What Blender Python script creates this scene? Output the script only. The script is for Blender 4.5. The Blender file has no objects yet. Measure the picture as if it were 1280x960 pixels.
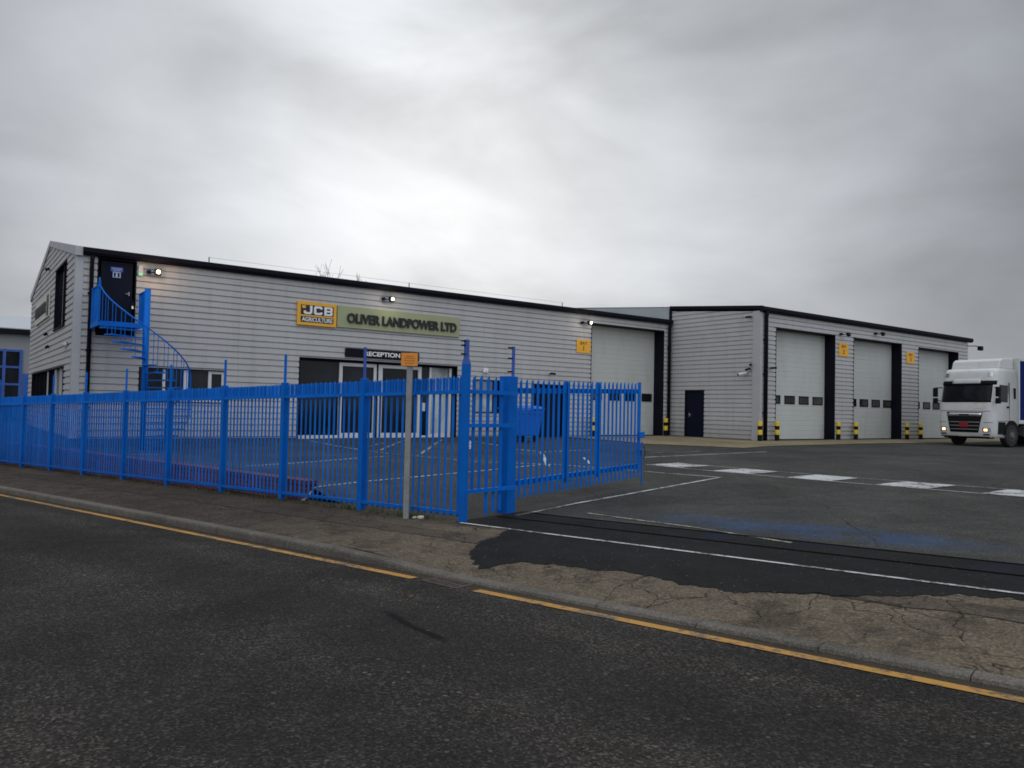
import bpy, bmesh, math, random
import numpy as np
from mathutils import Matrix, Vector, noise as mnoise

random.seed(7)
R = math.radians
sc = bpy.context.scene
col = sc.collection

# ------------------------------------------------------------------ materials
def new_mat(name):
    m = bpy.data.materials.new(name); m.use_nodes = True
    nt = m.node_tree
    return m, nt, nt.nodes['Principled BSDF']

def N(nt, t, **kw):
    n = nt.nodes.new(t)
    for k, v in kw.items(): setattr(n, k, v)
    return n

def coords(nt, scale=(1, 1, 1), rot=(0, 0, 0)):
    tc = N(nt, 'ShaderNodeTexCoord'); mp = N(nt, 'ShaderNodeMapping')
    mp.inputs['Scale'].default_value = scale; mp.inputs['Rotation'].default_value = rot
    nt.links.new(tc.outputs['Object'], mp.inputs['Vector'])
    return mp.outputs['Vector']

def noise(nt, vec, scale, detail=4, rough=.55, dist=0):
    n = N(nt, 'ShaderNodeTexNoise'); n.inputs['Scale'].default_value = scale
    n.inputs['Detail'].default_value = detail; n.inputs['Roughness'].default_value = rough
    n.inputs['Distortion'].default_value = dist
    nt.links.new(vec, n.inputs['Vector']); return n.outputs['Fac']

def ramp(nt, fac, stops):
    r = N(nt, 'ShaderNodeValToRGB'); e = r.color_ramp.elements
    while len(e) < len(stops): e.new(.5)
    for el, (p, c) in zip(e, stops):
        el.position = p
        el.color = (c, c, c, 1) if isinstance(c, (int, float)) else (*c, 1)
    nt.links.new(fac, r.inputs['Fac']); return r.outputs['Color']

def mix(nt, fac, a, b, mode='MIX'):
    m = N(nt, 'ShaderNodeMix'); m.data_type = 'RGBA'; m.blend_type = mode
    for sock, v in ((m.inputs[0], fac), (m.inputs[6], a), (m.inputs[7], b)):
        if isinstance(v, (int, float)): sock.default_value = v
        elif isinstance(v, tuple): sock.default_value = (*v, 1)
        else: nt.links.new(v, sock)
    return m.outputs[2]

def math_n(nt, op, a, b=0.0, c=0.0, clamp=False):
    m = N(nt, 'ShaderNodeMath'); m.operation = op; m.use_clamp = clamp
    for i, v in enumerate((a, b, c)):
        if isinstance(v, (int, float)): m.inputs[i].default_value = v
        else: nt.links.new(v, m.inputs[i])
    return m.outputs[0]

def bump(nt, bs, height, strength, dist=.01):
    b = N(nt, 'ShaderNodeBump'); b.inputs['Strength'].default_value = strength
    b.inputs['Distance'].default_value = dist
    nt.links.new(height, b.inputs['Height']); nt.links.new(b.outputs['Normal'], bs.inputs['Normal'])

def paint(name, c, rough=.5, var=.12, scale=3.0, metal=0.0, dirt=None, spec=.5, bumpy=0.0, streak=False):
    m, nt, bs = new_mat(name)
    v = coords(nt, (1, 1, .25) if streak else (1, 1, 1))
    f = noise(nt, v, scale, 6)
    lo = tuple(x * (1 - var) for x in c); hi = tuple(min(1, x * (1 + var)) for x in c)
    colr = ramp(nt, f, [(.3, lo), (.7, hi)])
    if dirt:
        f2 = noise(nt, v, scale * 3.1, 8, .7)
        k = ramp(nt, f2, [(.52, 0.0), (.75, .55)])
        colr = mix(nt, k, colr, dirt)
    nt.links.new(colr, bs.inputs['Base Color'])
    bs.inputs['Roughness'].default_value = rough; bs.inputs['Metallic'].default_value = metal
    bs.inputs['Specular IOR Level'].default_value = spec
    if bumpy: bump(nt, bs, noise(nt, v, scale * 12, 3), bumpy, .004)
    return m

M = {}
def clad_mat():
    m, nt, bs = new_mat('silver_cladding'); v = coords(nt); vs = coords(nt, (1.6, 1.6, .12))
    c = ramp(nt, noise(nt, v, .5, 5), [(.3, (.455, .448, .442)), (.7, (.505, .498, .49))])
    c = mix(nt, ramp(nt, noise(nt, vs, 2.2, 7, .7), [(.50, 0.0), (.74, .6)]), c, (.36, .35, .34))
    c = mix(nt, ramp(nt, noise(nt, vs, 7, 6, .7), [(.58, 0.0), (.72, .45)]), c, (.30, .29, .275))
    o = N(nt, 'ShaderNodeSeparateXYZ'); nt.links.new(v, o.inputs[0])
    # splash dirt along the foot, sheet laps every six metres
    k = N(nt, 'ShaderNodeMapRange'); k.inputs[1].default_value = .9; k.inputs[2].default_value = -.1; nt.links.new(o.outputs[2], k.inputs[0])
    c = mix(nt, math_n(nt, 'MULTIPLY', math_n(nt, 'MULTIPLY', k.outputs[0], noise(nt, v, 3, 5, .7)), .8), c, (.22, .20, .17))
    ax = math_n(nt, 'ADD', o.outputs[0], math_n(nt, 'MULTIPLY', o.outputs[1], .71))
    lap = math_n(nt, 'LESS_THAN', math_n(nt, 'FRACT', math_n(nt, 'DIVIDE', math_n(nt, 'ADD', ax, 1.3), 6.1)), .004)
    c = mix(nt, math_n(nt, 'MULTIPLY', lap, .35), c, (.25, .25, .25))
    nt.links.new(c, bs.inputs['Base Color']); bs.inputs['Roughness'].default_value = .55; bs.inputs['Metallic'].default_value = .1
    bs.inputs['Specular IOR Level'].default_value = .35
    bump(nt, bs, noise(nt, v, 1.1, 3), .12, .02)
    return m
M['cladding'] = clad_mat()
M['cladding_gable'] = M['cladding']
M['flashing'] = paint('grey_flashing', (.42, .42, .425), .5, .05, 1.0, .1)
M['navy'] = paint('dark_navy_trim', (.0065, .0065, .013), .6, .2, 1.2, spec=.12)
M['navydoor'] = paint('dark_navy_door', (.0045, .007, .018), .6, .15, 2.0, spec=.12)
M['roof'] = paint('grey_roof_sheet', (.34, .37, .37), .5, .08, .4)
M['plinth'] = paint('dark_brick_plinth', (.06, .05, .052), .85, .3, 6)
M['doorwhite'] = paint('white_sectional_door', (.52, .53, .50), .5, .05, .6, dirt=(.40, .40, .37), streak=True, spec=.3)
M['white'] = paint('white_gloss_paint', (.56, .56, .54), .32, .04, 1.2, dirt=(.42, .41, .38))
M['frame'] = paint('pale_aluminium_frame', (.60, .60, .60), .4, .05, 2)
def blue_mat():
    m, nt, bs = new_mat('blue_fence_paint'); v = coords(nt)
    g = N(nt, 'ShaderNodeNewGeometry')
    c = ramp(nt, g.outputs['Random Per Island'], [(0, (.0012, .105, .42)), (.5, (.0015, .135, .55)), (1, (.0025, .165, .62))])
    c = mix(nt, ramp(nt, noise(nt, v, 1.7, 6, .65), [(.42, 0.0), (.72, .55)]), c, (.006, .075, .33))
    c = mix(nt, ramp(nt, noise(nt, v, 9, 6, .7), [(.60, 0.0), (.74, .5)]), c, (.03, .045, .10))
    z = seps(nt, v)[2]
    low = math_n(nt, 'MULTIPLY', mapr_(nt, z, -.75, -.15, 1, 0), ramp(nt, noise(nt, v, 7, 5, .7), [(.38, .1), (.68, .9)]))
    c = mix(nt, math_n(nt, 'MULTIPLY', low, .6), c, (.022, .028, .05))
    c = mix(nt, ramp(nt, noise(nt, v, 21, 5, .75), [(.70, 0.0), (.78, .8)]), c, (.09, .04, .018))
    nt.links.new(c, bs.inputs['Base Color']); bs.inputs['Roughness'].default_value = .5; bs.inputs['Specular IOR Level'].default_value = .10
    bump(nt, bs, noise(nt, v, 26, 3), .06, .004)
    return m
def mapr_(nt, v, a, b, c, d, kind='LINEAR'):
    m_ = N(nt, 'ShaderNodeMapRange'); m_.interpolation_type = kind
    for i, q in ((1, a), (2, b), (3, c), (4, d)): m_.inputs[i].default_value = q
    nt.links.new(v, m_.inputs[0]); return m_.outputs[0]
def seps(nt, v):
    s = N(nt, 'ShaderNodeSeparateXYZ'); nt.links.new(v, s.inputs[0]); return s.outputs
M['blue'] = blue_mat()
M['bluearm'] = paint('faded_blue_paint', (.03, .09, .36), .5, .25, 5)
M['binblue'] = paint('blue_bin_plastic', (.004, .12, .60), .42, .08, 2)
M['curtain'] = paint('blue_curtain_fabric', (.002, .013, .10), .7, .15, 1.5, spec=.1)
M['black'] = paint('black_plastic', (.006, .006, .0065), .65, .25, 5, spec=.15)
M['slot'] = paint('black_slot', (.004, .004, .005), .98, .2, 5, spec=0)
M['rubber'] = paint('tyre_rubber', (.018, .017, .016), .85, .3, 8)
M['steel'] = paint('grey_steel', (.27, .27, .26), .45, .15, 4, .5)
M['post'] = paint('galvanised_post', (.25, .25, .245), .6, .18, 3, .2, dirt=(.14, .13, .12))
M['yellow'] = paint('yellow_paint', (.72, .50, .035), .5, .12, 4, dirt=(.4, .3, .06))
M['signyellow'] = paint('amber_sign_face', (.82, .40, .025), .45, .05, 2)
M['signorange'] = paint('orange_sign_face', (.72, .25, .012), .45, .1, 4)
M['signgreen'] = paint('sage_green_sign_face', (.33, .36, .20), .55, .05, 1)
M['lettblack'] = paint('black_lettering', (.012, .012, .012), .5, .1, 3)
M['lettwhite'] = paint('white_lettering', (.78, .78, .78), .5, .03, 3)
M['red'] = paint('red_paint', (.45, .02, .02), .35, .1, 3)
M['cream'] = paint('cream_sign_face', (.55, .54, .45), .5, .06, 2)
M['farwall'] = paint('far_grey_sheet', (.26, .27, .28), .55, .08, .4, streak=True)
M['rimdark'] = paint('dirty_wheel_steel', (.035, .034, .033), .7, .3, 8)
M['rimgrey'] = paint('dirty_hub_grey', (.10, .10, .10), .7, .3, 8)
M['badge'] = paint('dark_red_badge', (.22, .008, .014), .5, .1, 3)
M['chrome'] = paint('silver_trim', (.55, .55, .56), .22, .05, 2, .9)
M['bark'] = paint('grey_brown_bark', (.20, .165, .145), .9, .25, 8)
M['stone'] = paint('pale_stone', (.5, .47, .42), .9, .2, 12)
M['leaf'] = paint('dead_leaf', (.10, .055, .03), .8, .3, 30)

def glass(name, c=(.012, .014, .017), rough=.06):
    m, nt, bs = new_mat(name)
    v = coords(nt); f = noise(nt, v, .9, 3)
    nt.links.new(ramp(nt, f, [(.3, tuple(x * .5 for x in c)), (.75, tuple(x * 1.8 for x in c))]), bs.inputs['Base Color'])
    bs.inputs['Roughness'].default_value = rough; bs.inputs['Specular IOR Level'].default_value = .14
    return m
M['glass'] = glass('dark_window_glass')
M['glassbrown'] = glass('dull_plastic_pane', (.055, .05, .045), .2)
M['glasspale'] = glass('pale_blind_glass', (.33, .35, .33), .15)

def emit(name, c, s):
    m, nt, bs = new_mat(name)
    bs.inputs['Base Color'].default_value = (*c, 1)
    bs.inputs['Emission Color'].default_value = (*c, 1); bs.inputs['Emission Strength'].default_value = s
    return m
M['lampwarm'] = emit('lit_warm_lens', (1, .70, .36), 1.9)
M['lampwhite'] = emit('lit_white_lens', (1, .90, .74), 1.7)
M['headlamp'] = emit('lit_headlamp_lens', (1, .55, .25), 3.0)
M['greenlit'] = emit('green_indicator', (.10, .75, .35), .5)

# ---- ground surfaces; local x runs along the kerb, local y from the yard towards the road
def asphalt(name, base, agg=.5, scale=150, tint=(1, .97, .93), rough=.9, light=True, blotch=.35, extra=None):
    m, nt, bs = new_mat(name)
    v = coords(nt)
    big = noise(nt, v, .35, 5, .6); mid = noise(nt, v, 2.6, 6, .65)
    c0 = tuple(base * t * (1 - blotch) for t in tint); c1 = tuple(base * t * (1 + blotch) for t in tint)
    cl = ramp(nt, big, [(.3, c0), (.7, c1)])
    cl = mix(nt, .55, cl, ramp(nt, mid, [(.3, .55), (.7, 1.25)]), 'MULTIPLY')
    vo = N(nt, 'ShaderNodeTexVoronoi'); vo.inputs['Scale'].default_value = scale
    nt.links.new(v, vo.inputs['Vector'])
    cell = N(nt, 'ShaderNodeSeparateColor'); nt.links.new(vo.outputs['Color'], cell.inputs[0])
    st = ramp(nt, cell.outputs[0], [(.0, .45), (.6, 1.0), (.86, 1.7), (1.0, 3.0 if light else 2.0)])
    cl = mix(nt, agg, cl, st, 'MULTIPLY')
    vo2 = N(nt, 'ShaderNodeTexVoronoi'); vo2.inputs['Scale'].default_value = scale * .28
    nt.links.new(v, vo2.inputs['Vector'])
    c2 = N(nt, 'ShaderNodeSeparateColor'); nt.links.new(vo2.outputs['Color'], c2.inputs[0])
    pick = math_n(nt, 'GREATER_THAN', c2.outputs[1], .965)
    near = math_n(nt, 'LESS_THAN', vo2.outputs['Distance'], .28)
    cl = mix(nt, math_n(nt, 'MULTIPLY', math_n(nt, 'MULTIPLY', pick, near), .5), cl, (.22, .20, .17))
    if extra: cl = extra(nt, v, cl)
    nt.links.new(cl, bs.inputs['Base Color'])
    bs.inputs['Roughness'].default_value = rough; bs.inputs['Specular IOR Level'].default_value = .07
    h = math_n(nt, 'ADD', math_n(nt, 'MULTIPLY', vo.outputs['Distance'], .7), mid)
    bump(nt, bs, h, .55, .012)
    return m

def seps(nt, v):
    s = N(nt, 'ShaderNodeSeparateXYZ'); nt.links.new(v, s.inputs[0]); return s.outputs

def cracks(nt, v, cl, scale, width, dark, where=None, warp=.25):
    w = N(nt, 'ShaderNodeTexNoise'); w.inputs['Scale'].default_value = 2.3; w.inputs['Detail'].default_value = 6
    nt.links.new(v, w.inputs['Vector'])
    ad = N(nt, 'ShaderNodeVectorMath'); ad.operation = 'MULTIPLY_ADD'
    nt.links.new(w.outputs['Color'], ad.inputs[0]); ad.inputs[1].default_value = (warp, warp, 0)
    nt.links.new(v, ad.inputs[2])
    vo = N(nt, 'ShaderNodeTexVoronoi'); vo.feature = 'DISTANCE_TO_EDGE'; vo.inputs['Scale'].default_value = scale
    vo.voronoi_dimensions = '2D'
    nt.links.new(ad.outputs[0], vo.inputs['Vector'])
    k = ramp(nt, vo.outputs['Distance'], [(0, 1.0), (width, 0.0)])
    brk = ramp(nt, noise(nt, v, 1.3, 4), [(.42, 0.0), (.52, 1.0)])
    k = math_n(nt, 'MULTIPLY', k, brk)
    if where is not None: k = math_n(nt, 'MULTIPLY', k, where)
    return mix(nt, k, cl, dark)

def band(nt, x, c, hw, soft=.5):
    d = math_n(nt, 'ABSOLUTE', math_n(nt, 'SUBTRACT', x, c))
    return math_n(nt, 'SUBTRACT', 1.0, math_n(nt, 'DIVIDE', math_n(nt, 'SUBTRACT', d, hw), soft * hw + 1e-4), clamp=True)

def road_extra(nt, v, cl):
    o = seps(nt, v)
    wob = math_n(nt, 'MULTIPLY', noise(nt, v, .8, 4), .5)
    y = math_n(nt, 'ADD', o[1], wob)
    for c, hw, k in ((4.1, .30, .45), (5.7, .40, .40), (2.95, .10, .35), (7.2, .3, .3)):
        cl = mix(nt, math_n(nt, 'MULTIPLY', band(nt, y, c, hw, 1.6), k), cl, (.016, .016, .016))
    # worn strip of grit beside the kerb
    cl = mix(nt, math_n(nt, 'MULTIPLY', band(nt, o[1], 2.30, .05, 1.2), ramp(nt, noise(nt, v, 6, 5, .7), [(.35, .3), (.6, 1.0)])), cl, (.055, .043, .028))
    # old reinstatement seams
    # short tar smear left by a repair, and a faint reinstatement seam
    y2 = math_n(nt, 'ADD', o[1], math_n(nt, 'MULTIPLY', o[0], .28))
    y2 = math_n(nt, 'ADD', y2, math_n(nt, 'MULTIPLY', noise(nt, v, 2.4, 5), .10))
    inx = band(nt, o[0], -3.1, .36, .6)
    cl = mix(nt, math_n(nt, 'MULTIPLY', math_n(nt, 'MULTIPLY', band(nt, y2, 2.89, .020, 1.6), inx), .9), cl, (.006, .006, .007))
    x3 = math_n(nt, 'ADD', o[0], math_n(nt, 'MULTIPLY', noise(nt, v, .9, 5), .25))
    x3 = math_n(nt, 'ADD', x3, math_n(nt, 'MULTIPLY', o[1], .10))
    cl = mix(nt, math_n(nt, 'MULTIPLY', band(nt, x3, 4.6, .010, 2.0), .55), cl, (.012, .012, .012))
    return cl

M['road'] = asphalt('worn_road_asphalt', .039, 1.0, 75, (1, .88, .76), blotch=.45, extra=road_extra)

def pave_extra(nt, v, cl):
    o = seps(nt, v)
    n1 = noise(nt, v, .7, 5, .6)
    # paler worn surfacing near the gate, brown asphalt further along
    x = math_n(nt, 'ADD', o[0], math_n(nt, 'MULTIPLY', n1, 3.0))
    k = math_n(nt, 'SUBTRACT', 1.0, math_n(nt, 'DIVIDE', math_n(nt, 'SUBTRACT', x, 1.2), 3.2), clamp=True)
    k = math_n(nt, 'MULTIPLY', k, ramp(nt, noise(nt, v, 3.2, 7, .7), [(.3, .45), (.65, 1.0)]))
    cl = mix(nt, math_n(nt, 'MULTIPLY', k, .75), cl, mix(nt, noise(nt, v, 38, 3), (.075, .060, .042), (.26, .21, .145)))
    # trench reinstatement strip
    wob = math_n(nt, 'MULTIPLY', noise(nt, v, 1.6, 4), .22)
    y = math_n(nt, 'ADD', o[1], wob)
    cl = mix(nt, math_n(nt, 'MULTIPLY', band(nt, y, .95, .17, .12), .5), cl, (.055, .044, .038))
    cl = mix(nt, math_n(nt, 'MULTIPLY', band(nt, y, 1.14, .012, 1.0), .9), cl, (.012, .010, .009))
    cl = mix(nt, math_n(nt, 'MULTIPLY', band(nt, y, .76, .008, 1.0), .6), cl, (.02, .017, .014))
    # moss and dirt gathered under the fence
    g = math_n(nt, 'MULTIPLY', band(nt, y, .10, .12, 1.6), ramp(nt, noise(nt, v, 5, 6, .7), [(.4, 0.0), (.6, .8)]))
    cl = mix(nt, g, cl, (.035, .04, .015))
    w = math_n(nt, 'LESS_THAN', o[0], 1.6)
    cl = cracks(nt, v, cl, 1.5, .020, (.012, .010, .007), w, .62)
    cl = mix(nt, ramp(nt, noise(nt, v, 1.9, 8, .78), [(.50, 0.0), (.60, .55)]), cl, (.030, .025, .019))
    cl = cracks(nt, v, cl, .75, .009, (.016, .012, .009), None, .75)
    gr_ = N(nt, 'ShaderNodeTexVoronoi'); gr_.inputs['Scale'].default_value = 55; nt.links.new(v, gr_.inputs['Vector'])
    gs = N(nt, 'ShaderNodeSeparateColor'); nt.links.new(gr_.outputs['Color'], gs.inputs[0])
    cl = mix(nt, .55, cl, ramp(nt, gs.outputs[2], [(.1, .55), (.6, 1.05), (1.0, 1.7)]), 'MULTIPLY')
    return cl
M['pavement'] = asphalt('brown_pavement_asphalt', .062, .7, 110, (1, .80, .63), extra=pave_extra)

def yard_extra(nt, v, cl):
    o = seps(nt, v)
    # spilt blue powder paint by the gate
    n1 = noise(nt, v, 1.4, 6, .65)
    dx = math_n(nt, 'DIVIDE', math_n(nt, 'SUBTRACT', o[0], -3.7), 2.6)
    dy = math_n(nt, 'DIVIDE', math_n(nt, 'SUBTRACT', o[1], -2.35), .8)
    d = math_n(nt, 'ADD', math_n(nt, 'MULTIPLY', dx, dx), math_n(nt, 'MULTIPLY', dy, dy))
    k = math_n(nt, 'SUBTRACT', 1.0, d, clamp=True)
    k = math_n(nt, 'MULTIPLY', k, ramp(nt, n1, [(.36, 0.0), (.62, 1.0)]))
    cl = mix(nt, math_n(nt, 'MULTIPLY', k, .50), cl, (.012, .075, .21))
    st = noise(nt, v, .22, 5, .6)
    cl = mix(nt, ramp(nt, st, [(.50, 0.0), (.66, .5)]), cl, (.040, .041, .040))
    return cracks(nt, v, cl, .22, .004, (.012, .012, .012))
M['yard'] = asphalt('grey_yard_asphalt', .055, .65, 70, (1, .99, .90), extra=yard_extra, light=False)

def patch_extra(nt, v, cl):
    o = seps(nt, v)
    k = ramp(nt, noise(nt, v, 1.1, 5), [(.5, 0.0), (.68, .55)])
    inb = math_n(nt, 'LESS_THAN', o[1], -.5)
    return mix(nt, math_n(nt, 'MULTIPLY', k, inb), cl, (.010, .020, .055))
M['patch'] = asphalt('fresh_dark_tarmac', .0165, .6, 120, (1, .98, .98), extra=patch_extra, light=False, blotch=.2)
M['ground'] = asphalt('far_ground', .09, .2, 20, (.9, 1, .7))
M['kerb'] = asphalt('concrete_kerb', .135, .5, 110, (1, .90, .76), light=False, blotch=.25)
M['apron'] = asphalt('ochre_concrete_apron', .21, .3, 60, (1, .82, .52), light=False, blotch=.25)

def worn_line(name, c, wear):
    m, nt, bs = new_mat(name)
    v = coords(nt)
    f = noise(nt, v, 14, 8, .75); f2 = noise(nt, v, 1.8, 4)
    s = math_n(nt, 'ADD', math_n(nt, 'MULTIPLY', f, .75), math_n(nt, 'MULTIPLY', f2, .45))
    k = ramp(nt, s, [(wear, 1.0), (wear + .10, 0.0)])
    cl = mix(nt, k, tuple(x * .92 for x in c), (.06, .057, .05))
    nt.links.new(cl, bs.inputs['Base Color']); bs.inputs['Roughness'].default_value = .8
    return m
M['linewhite'] = worn_line('worn_white_marking', (.50, .50, .48), .525)
M['linefaint'] = worn_line('faint_cream_marking', (.40, .37, .28), .58)
M['lineyellow'] = worn_line('worn_yellow_marking', (.43, .21, .025), .515)

def brick_mat():
    m, nt, bs = new_mat('red_brick'); v = coords(nt, rot=(R(90), 0, 0))
    b = N(nt, 'ShaderNodeTexBrick'); b.inputs['Scale'].default_value = 1
    b.inputs['Brick Width'].default_value = .225; b.inputs['Row Height'].default_value = .075
    b.inputs['Mortar Size'].default_value = .006
    b.inputs['Color1'].default_value = (.20, .035, .030, 1); b.inputs['Color2'].default_value = (.12, .025, .026, 1)
    b.inputs['Mortar'].default_value = (.16, .13, .12, 1)
    nt.links.new(v, b.inputs['Vector'])
    cl = mix(nt, .5, b.outputs['Color'], ramp(nt, noise(nt, v, 4, 6), [(.3, .5), (.7, 1.2)]), 'MULTIPLY')
    nt.links.new(cl, bs.inputs['Base Color']); bs.inputs['Roughness'].default_value = .9
    return m
M['brick'] = brick_mat()

def weed_mat():
    m, nt, bs = new_mat('weed_green'); v = coords(nt)
    nt.links.new(ramp(nt, noise(nt, v, 9, 3), [(.35, (.035, .055, .012)), (.7, (.09, .085, .03))]), bs.inputs['Base Color'])
    bs.inputs['Roughness'].default_value = .8
    return m
M['weed'] = weed_mat()

# ------------------------------------------------------------------ object helpers
WM = {}
def empty(name, loc=(0, 0, 0), rz=0, label=None, cat=None, group=None, kind=None):
    o = bpy.data.objects.new(name, None); o.empty_display_size = .2
    o.location = loc; o.rotation_euler = (0, 0, rz); col.objects.link(o)
    WM[o.name] = Matrix.Translation(loc) @ Matrix.Rotation(rz, 4, 'Z')
    tag(o, label, cat, group, kind)
    return o

def tag(o, label=None, cat=None, group=None, kind=None):
    if label: o['label'] = label
    if cat: o['category'] = cat
    if group: o['group'] = group
    if kind: o['kind'] = kind
    return o

class MB:
    def __init__(s): s.v = []; s.f = []
    def add(s, vs, fs):
        b = len(s.v); s.v += [tuple(p) for p in vs]; s.f += [[i + b for i in f] for f in fs]; return s
    def box(s, x0, x1, y0, y1, z0, z1):
        vs = [(x, y, z) for z in (z0, z1) for y in (y0, y1) for x in (x0, x1)]
        return s.add(vs, [(0, 2, 3, 1), (4, 5, 7, 6), (0, 1, 5, 4), (2, 6, 7, 3), (0, 4, 6, 2), (1, 3, 7, 5)])
    def bar(s, p, q, w, d, up=(0, 0, 1)):
        p = Vector(p); q = Vector(q); t = (q - p).normalized(); u = Vector(up)
        if abs(t.dot(u)) > .98: u = Vector((1, 0, 0))
        a = t.cross(u).normalized(); b = a.cross(t).normalized()
        vs = [c + a * (sx * w / 2) + b * (sy * d / 2) for c in (p, q) for sx, sy in ((-1, -1), (1, -1), (1, 1), (-1, 1))]
        return s.add(vs, [(0, 1, 2, 3), (7, 6, 5, 4), (0, 4, 5, 1), (1, 5, 6, 2), (2, 6, 7, 3), (3, 7, 4, 0)])
    def tube(s, pts, r, n=10, cap=True):
        pts = [Vector(p) for p in pts]; rs = r if isinstance(r, (list, tuple)) else [r] * len(pts)
        rings = []; prev = None
        for i, p in enumerate(pts):
            t = (pts[min(i + 1, len(pts) - 1)] - pts[max(i - 1, 0)]).normalized()
            if prev is None:
                u = Vector((0, 0, 1)) if abs(t.z) < .9 else Vector((1, 0, 0))
                a = t.cross(u).normalized()
            else: a = (prev - t * prev.dot(t)).normalized()
            prev = a; b = t.cross(a)
            rings.append([p + (a * math.cos(2 * math.pi * k / n) + b * math.sin(2 * math.pi * k / n)) * rs[i] for k in range(n)])
        vs = [q for rg in rings for q in rg]; fs = []
        for i in range(len(pts) - 1):
            for k in range(n):
                k2 = (k + 1) % n; fs.append((i * n + k, i * n + k2, (i + 1) * n + k2, (i + 1) * n + k))
        if cap: fs += [tuple(range(n))[::-1], tuple((len(pts) - 1) * n + k for k in range(n))]
        return s.add(vs, fs)
    def cyl(s, p, q, r, n=16): return s.tube([p, q], r, n)
    def prism(s, poly, ax, a0, a1):
        """polygon in the two axes other than ax, extruded along ax"""
        n = len(poly)
        def mk(u, w, a): return {0: (a, u, w), 1: (u, a, w), 2: (u, w, a)}[ax]
        vs = [mk(u, w, a0) for u, w in poly] + [mk(u, w, a1) for u, w in poly]
        return s.add(vs, [tuple(range(n))[::-1], tuple(range(n, 2 * n))] + [(i, (i + 1) % n, n + (i + 1) % n, n + i) for i in range(n)])
    def grid(s, P):
        """P: rows of points"""
        r, c = len(P), len(P[0])
        return s.add([q for row in P for q in row], [(i * c + j, i * c + j + 1, (i + 1) * c + j + 1, (i + 1) * c + j) for i in range(r - 1) for j in range(c - 1)])
    def build(s, name, m, parent=None, local=False, bevel=0, seg=2, smooth=False, solid=0, fixn=True):
        me = bpy.data.meshes.new(name)
        vs = s.v
        W = WM.get(parent.name) if parent else None
        if W is not None and not local:
            Wi = W.inverted(); vs = [Wi @ Vector(p) for p in vs]
        me.from_pydata([tuple(p) for p in vs], [], s.f); me.validate(); me.update()
        if fixn:
            bm = bmesh.new(); bm.from_mesh(me); bmesh.ops.recalc_face_normals(bm, faces=bm.faces); bm.to_mesh(me); bm.free()
        o = bpy.data.objects.new(name, me); col.objects.link(o)
        me.materials.append(m)
        if smooth:
            for p in me.polygons: p.use_smooth = True
        if solid:
            md = o.modifiers.new('solid', 'SOLIDIFY'); md.thickness = solid
        if bevel:
            md = o.modifiers.new('bevel', 'BEVEL'); md.width = bevel; md.segments = seg; md.limit_method = 'ANGLE'
        if parent:
            o.parent = parent
            if W is not None: WM[o.name] = W
        return o

def text(name, s, size, m, parent, mat, bold=.0, depth=.01, width=None, align='CENTER', height=None):
    """lettering as mesh; mat places its local xy plane in the world"""
    cu = bpy.data.curves.new(name, 'FONT'); cu.body = s; cu.size = size; cu.extrude = depth; cu.offset = bold
    cu.align_x = align; cu.align_y = 'CENTER'
    to = bpy.data.objects.new('tmp_text', cu); col.objects.link(to)
    dg = bpy.context.evaluated_depsgraph_get(); dg.update()
    me = bpy.data.meshes.new_from_object(to.evaluated_get(dg)); bpy.data.objects.remove(to)
    xs = [v.co.x for v in me.vertices]; w = max(xs) - min(xs); cx = (max(xs) + min(xs)) / 2
    ys = [v.co.y for v in me.vertices]; h = max(ys) - min(ys); cy = (max(ys) + min(ys)) / 2
    kx = width / w if width else 1; ky = height / h if height else kx
    W = WM.get(parent.name) if parent else None
    for v in me.vertices:
        c = Vector(((v.co.x - cx) * kx, (v.co.y - cy) * ky, v.co.z))
        c = mat @ c
        v.co = W.inverted() @ c if W is not None else c
    me.materials.clear(); me.materials.append(m); me.name = name
    o = bpy.data.objects.new(name, me); col.objects.link(o)
    o.parent = parent
    if W is not None: WM[o.name] = W
    return o

def wallmat(x, y, z, face='-y'):
    if face == '-y': r = Matrix.Rotation(R(90), 4, 'X')
    elif face == '-x': r = Matrix.Rotation(R(-90), 4, 'Z') @ Matrix.Rotation(R(90), 4, 'X')
    return Matrix.Translation((x, y, z)) @ r

def copy_tree(o, parent=None):
    c = o.copy(); col.objects.link(c)
    if parent: c.parent = parent
    for ch in list(o.children): copy_tree(ch, c)
    return c

# ------------------------------------------------------------------ terrain
C0 = np.array([5.819, -17.105]); EE = np.array([-.2251, .9743]); NN = np.array([.9743, .2251])
ANG = math.atan2(EE[1], EE[0])
def xy(s, n): return C0[0] + EE[0] * s + NN[0] * n, C0[1] + EE[1] * s + NN[1] * n
def sn(x, y): d = np.array([x, y]) - C0; return float(d @ EE), float(d @ NN)
def zf(s): return -.42 - .021 * np.clip(s, -30, 45)
def sm(x, a, b):
    t = np.clip((np.asarray(x, float) - a) / (b - a), 0, 1); return t * t * (3 - 2 * t)
cp = [(s, 1.4, -.41 - .021 * s) for s in (-30, -20, -12, -6, -3, 0)]
cp += [(s, .45, z) for s, z in ((3, -.36), (4.3, -.27), (6, -.24), (10, -.22), (14, -.2), (17, -.2))]
for x, y, z in ((3, -.3, -.25), (5, -1.5, -.29), (7, -.3, -.2), (10.5, -.3, -.04), (14, -.3, -.02), (20, -.3, -.02), (28, -.3, 0),
                (28.7, -5.2, -.02), (36, -5.2, 0), (48, -5.2, 0), (60, -5, 0), (80, -5, 0), (10, 4, -.05), (30, 4, 0)):
    cp.append((*sn(x, y), z))
cp += [(2.5, 9.4, -.23), (-4, 9.5, -.21), (-20, 12, -.1), (-20, 40, -.1), (0, 36, -.06), (-30, 70, -.1), (-10, 22, -.12), (3.5, 18.5, -.11)]
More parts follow.
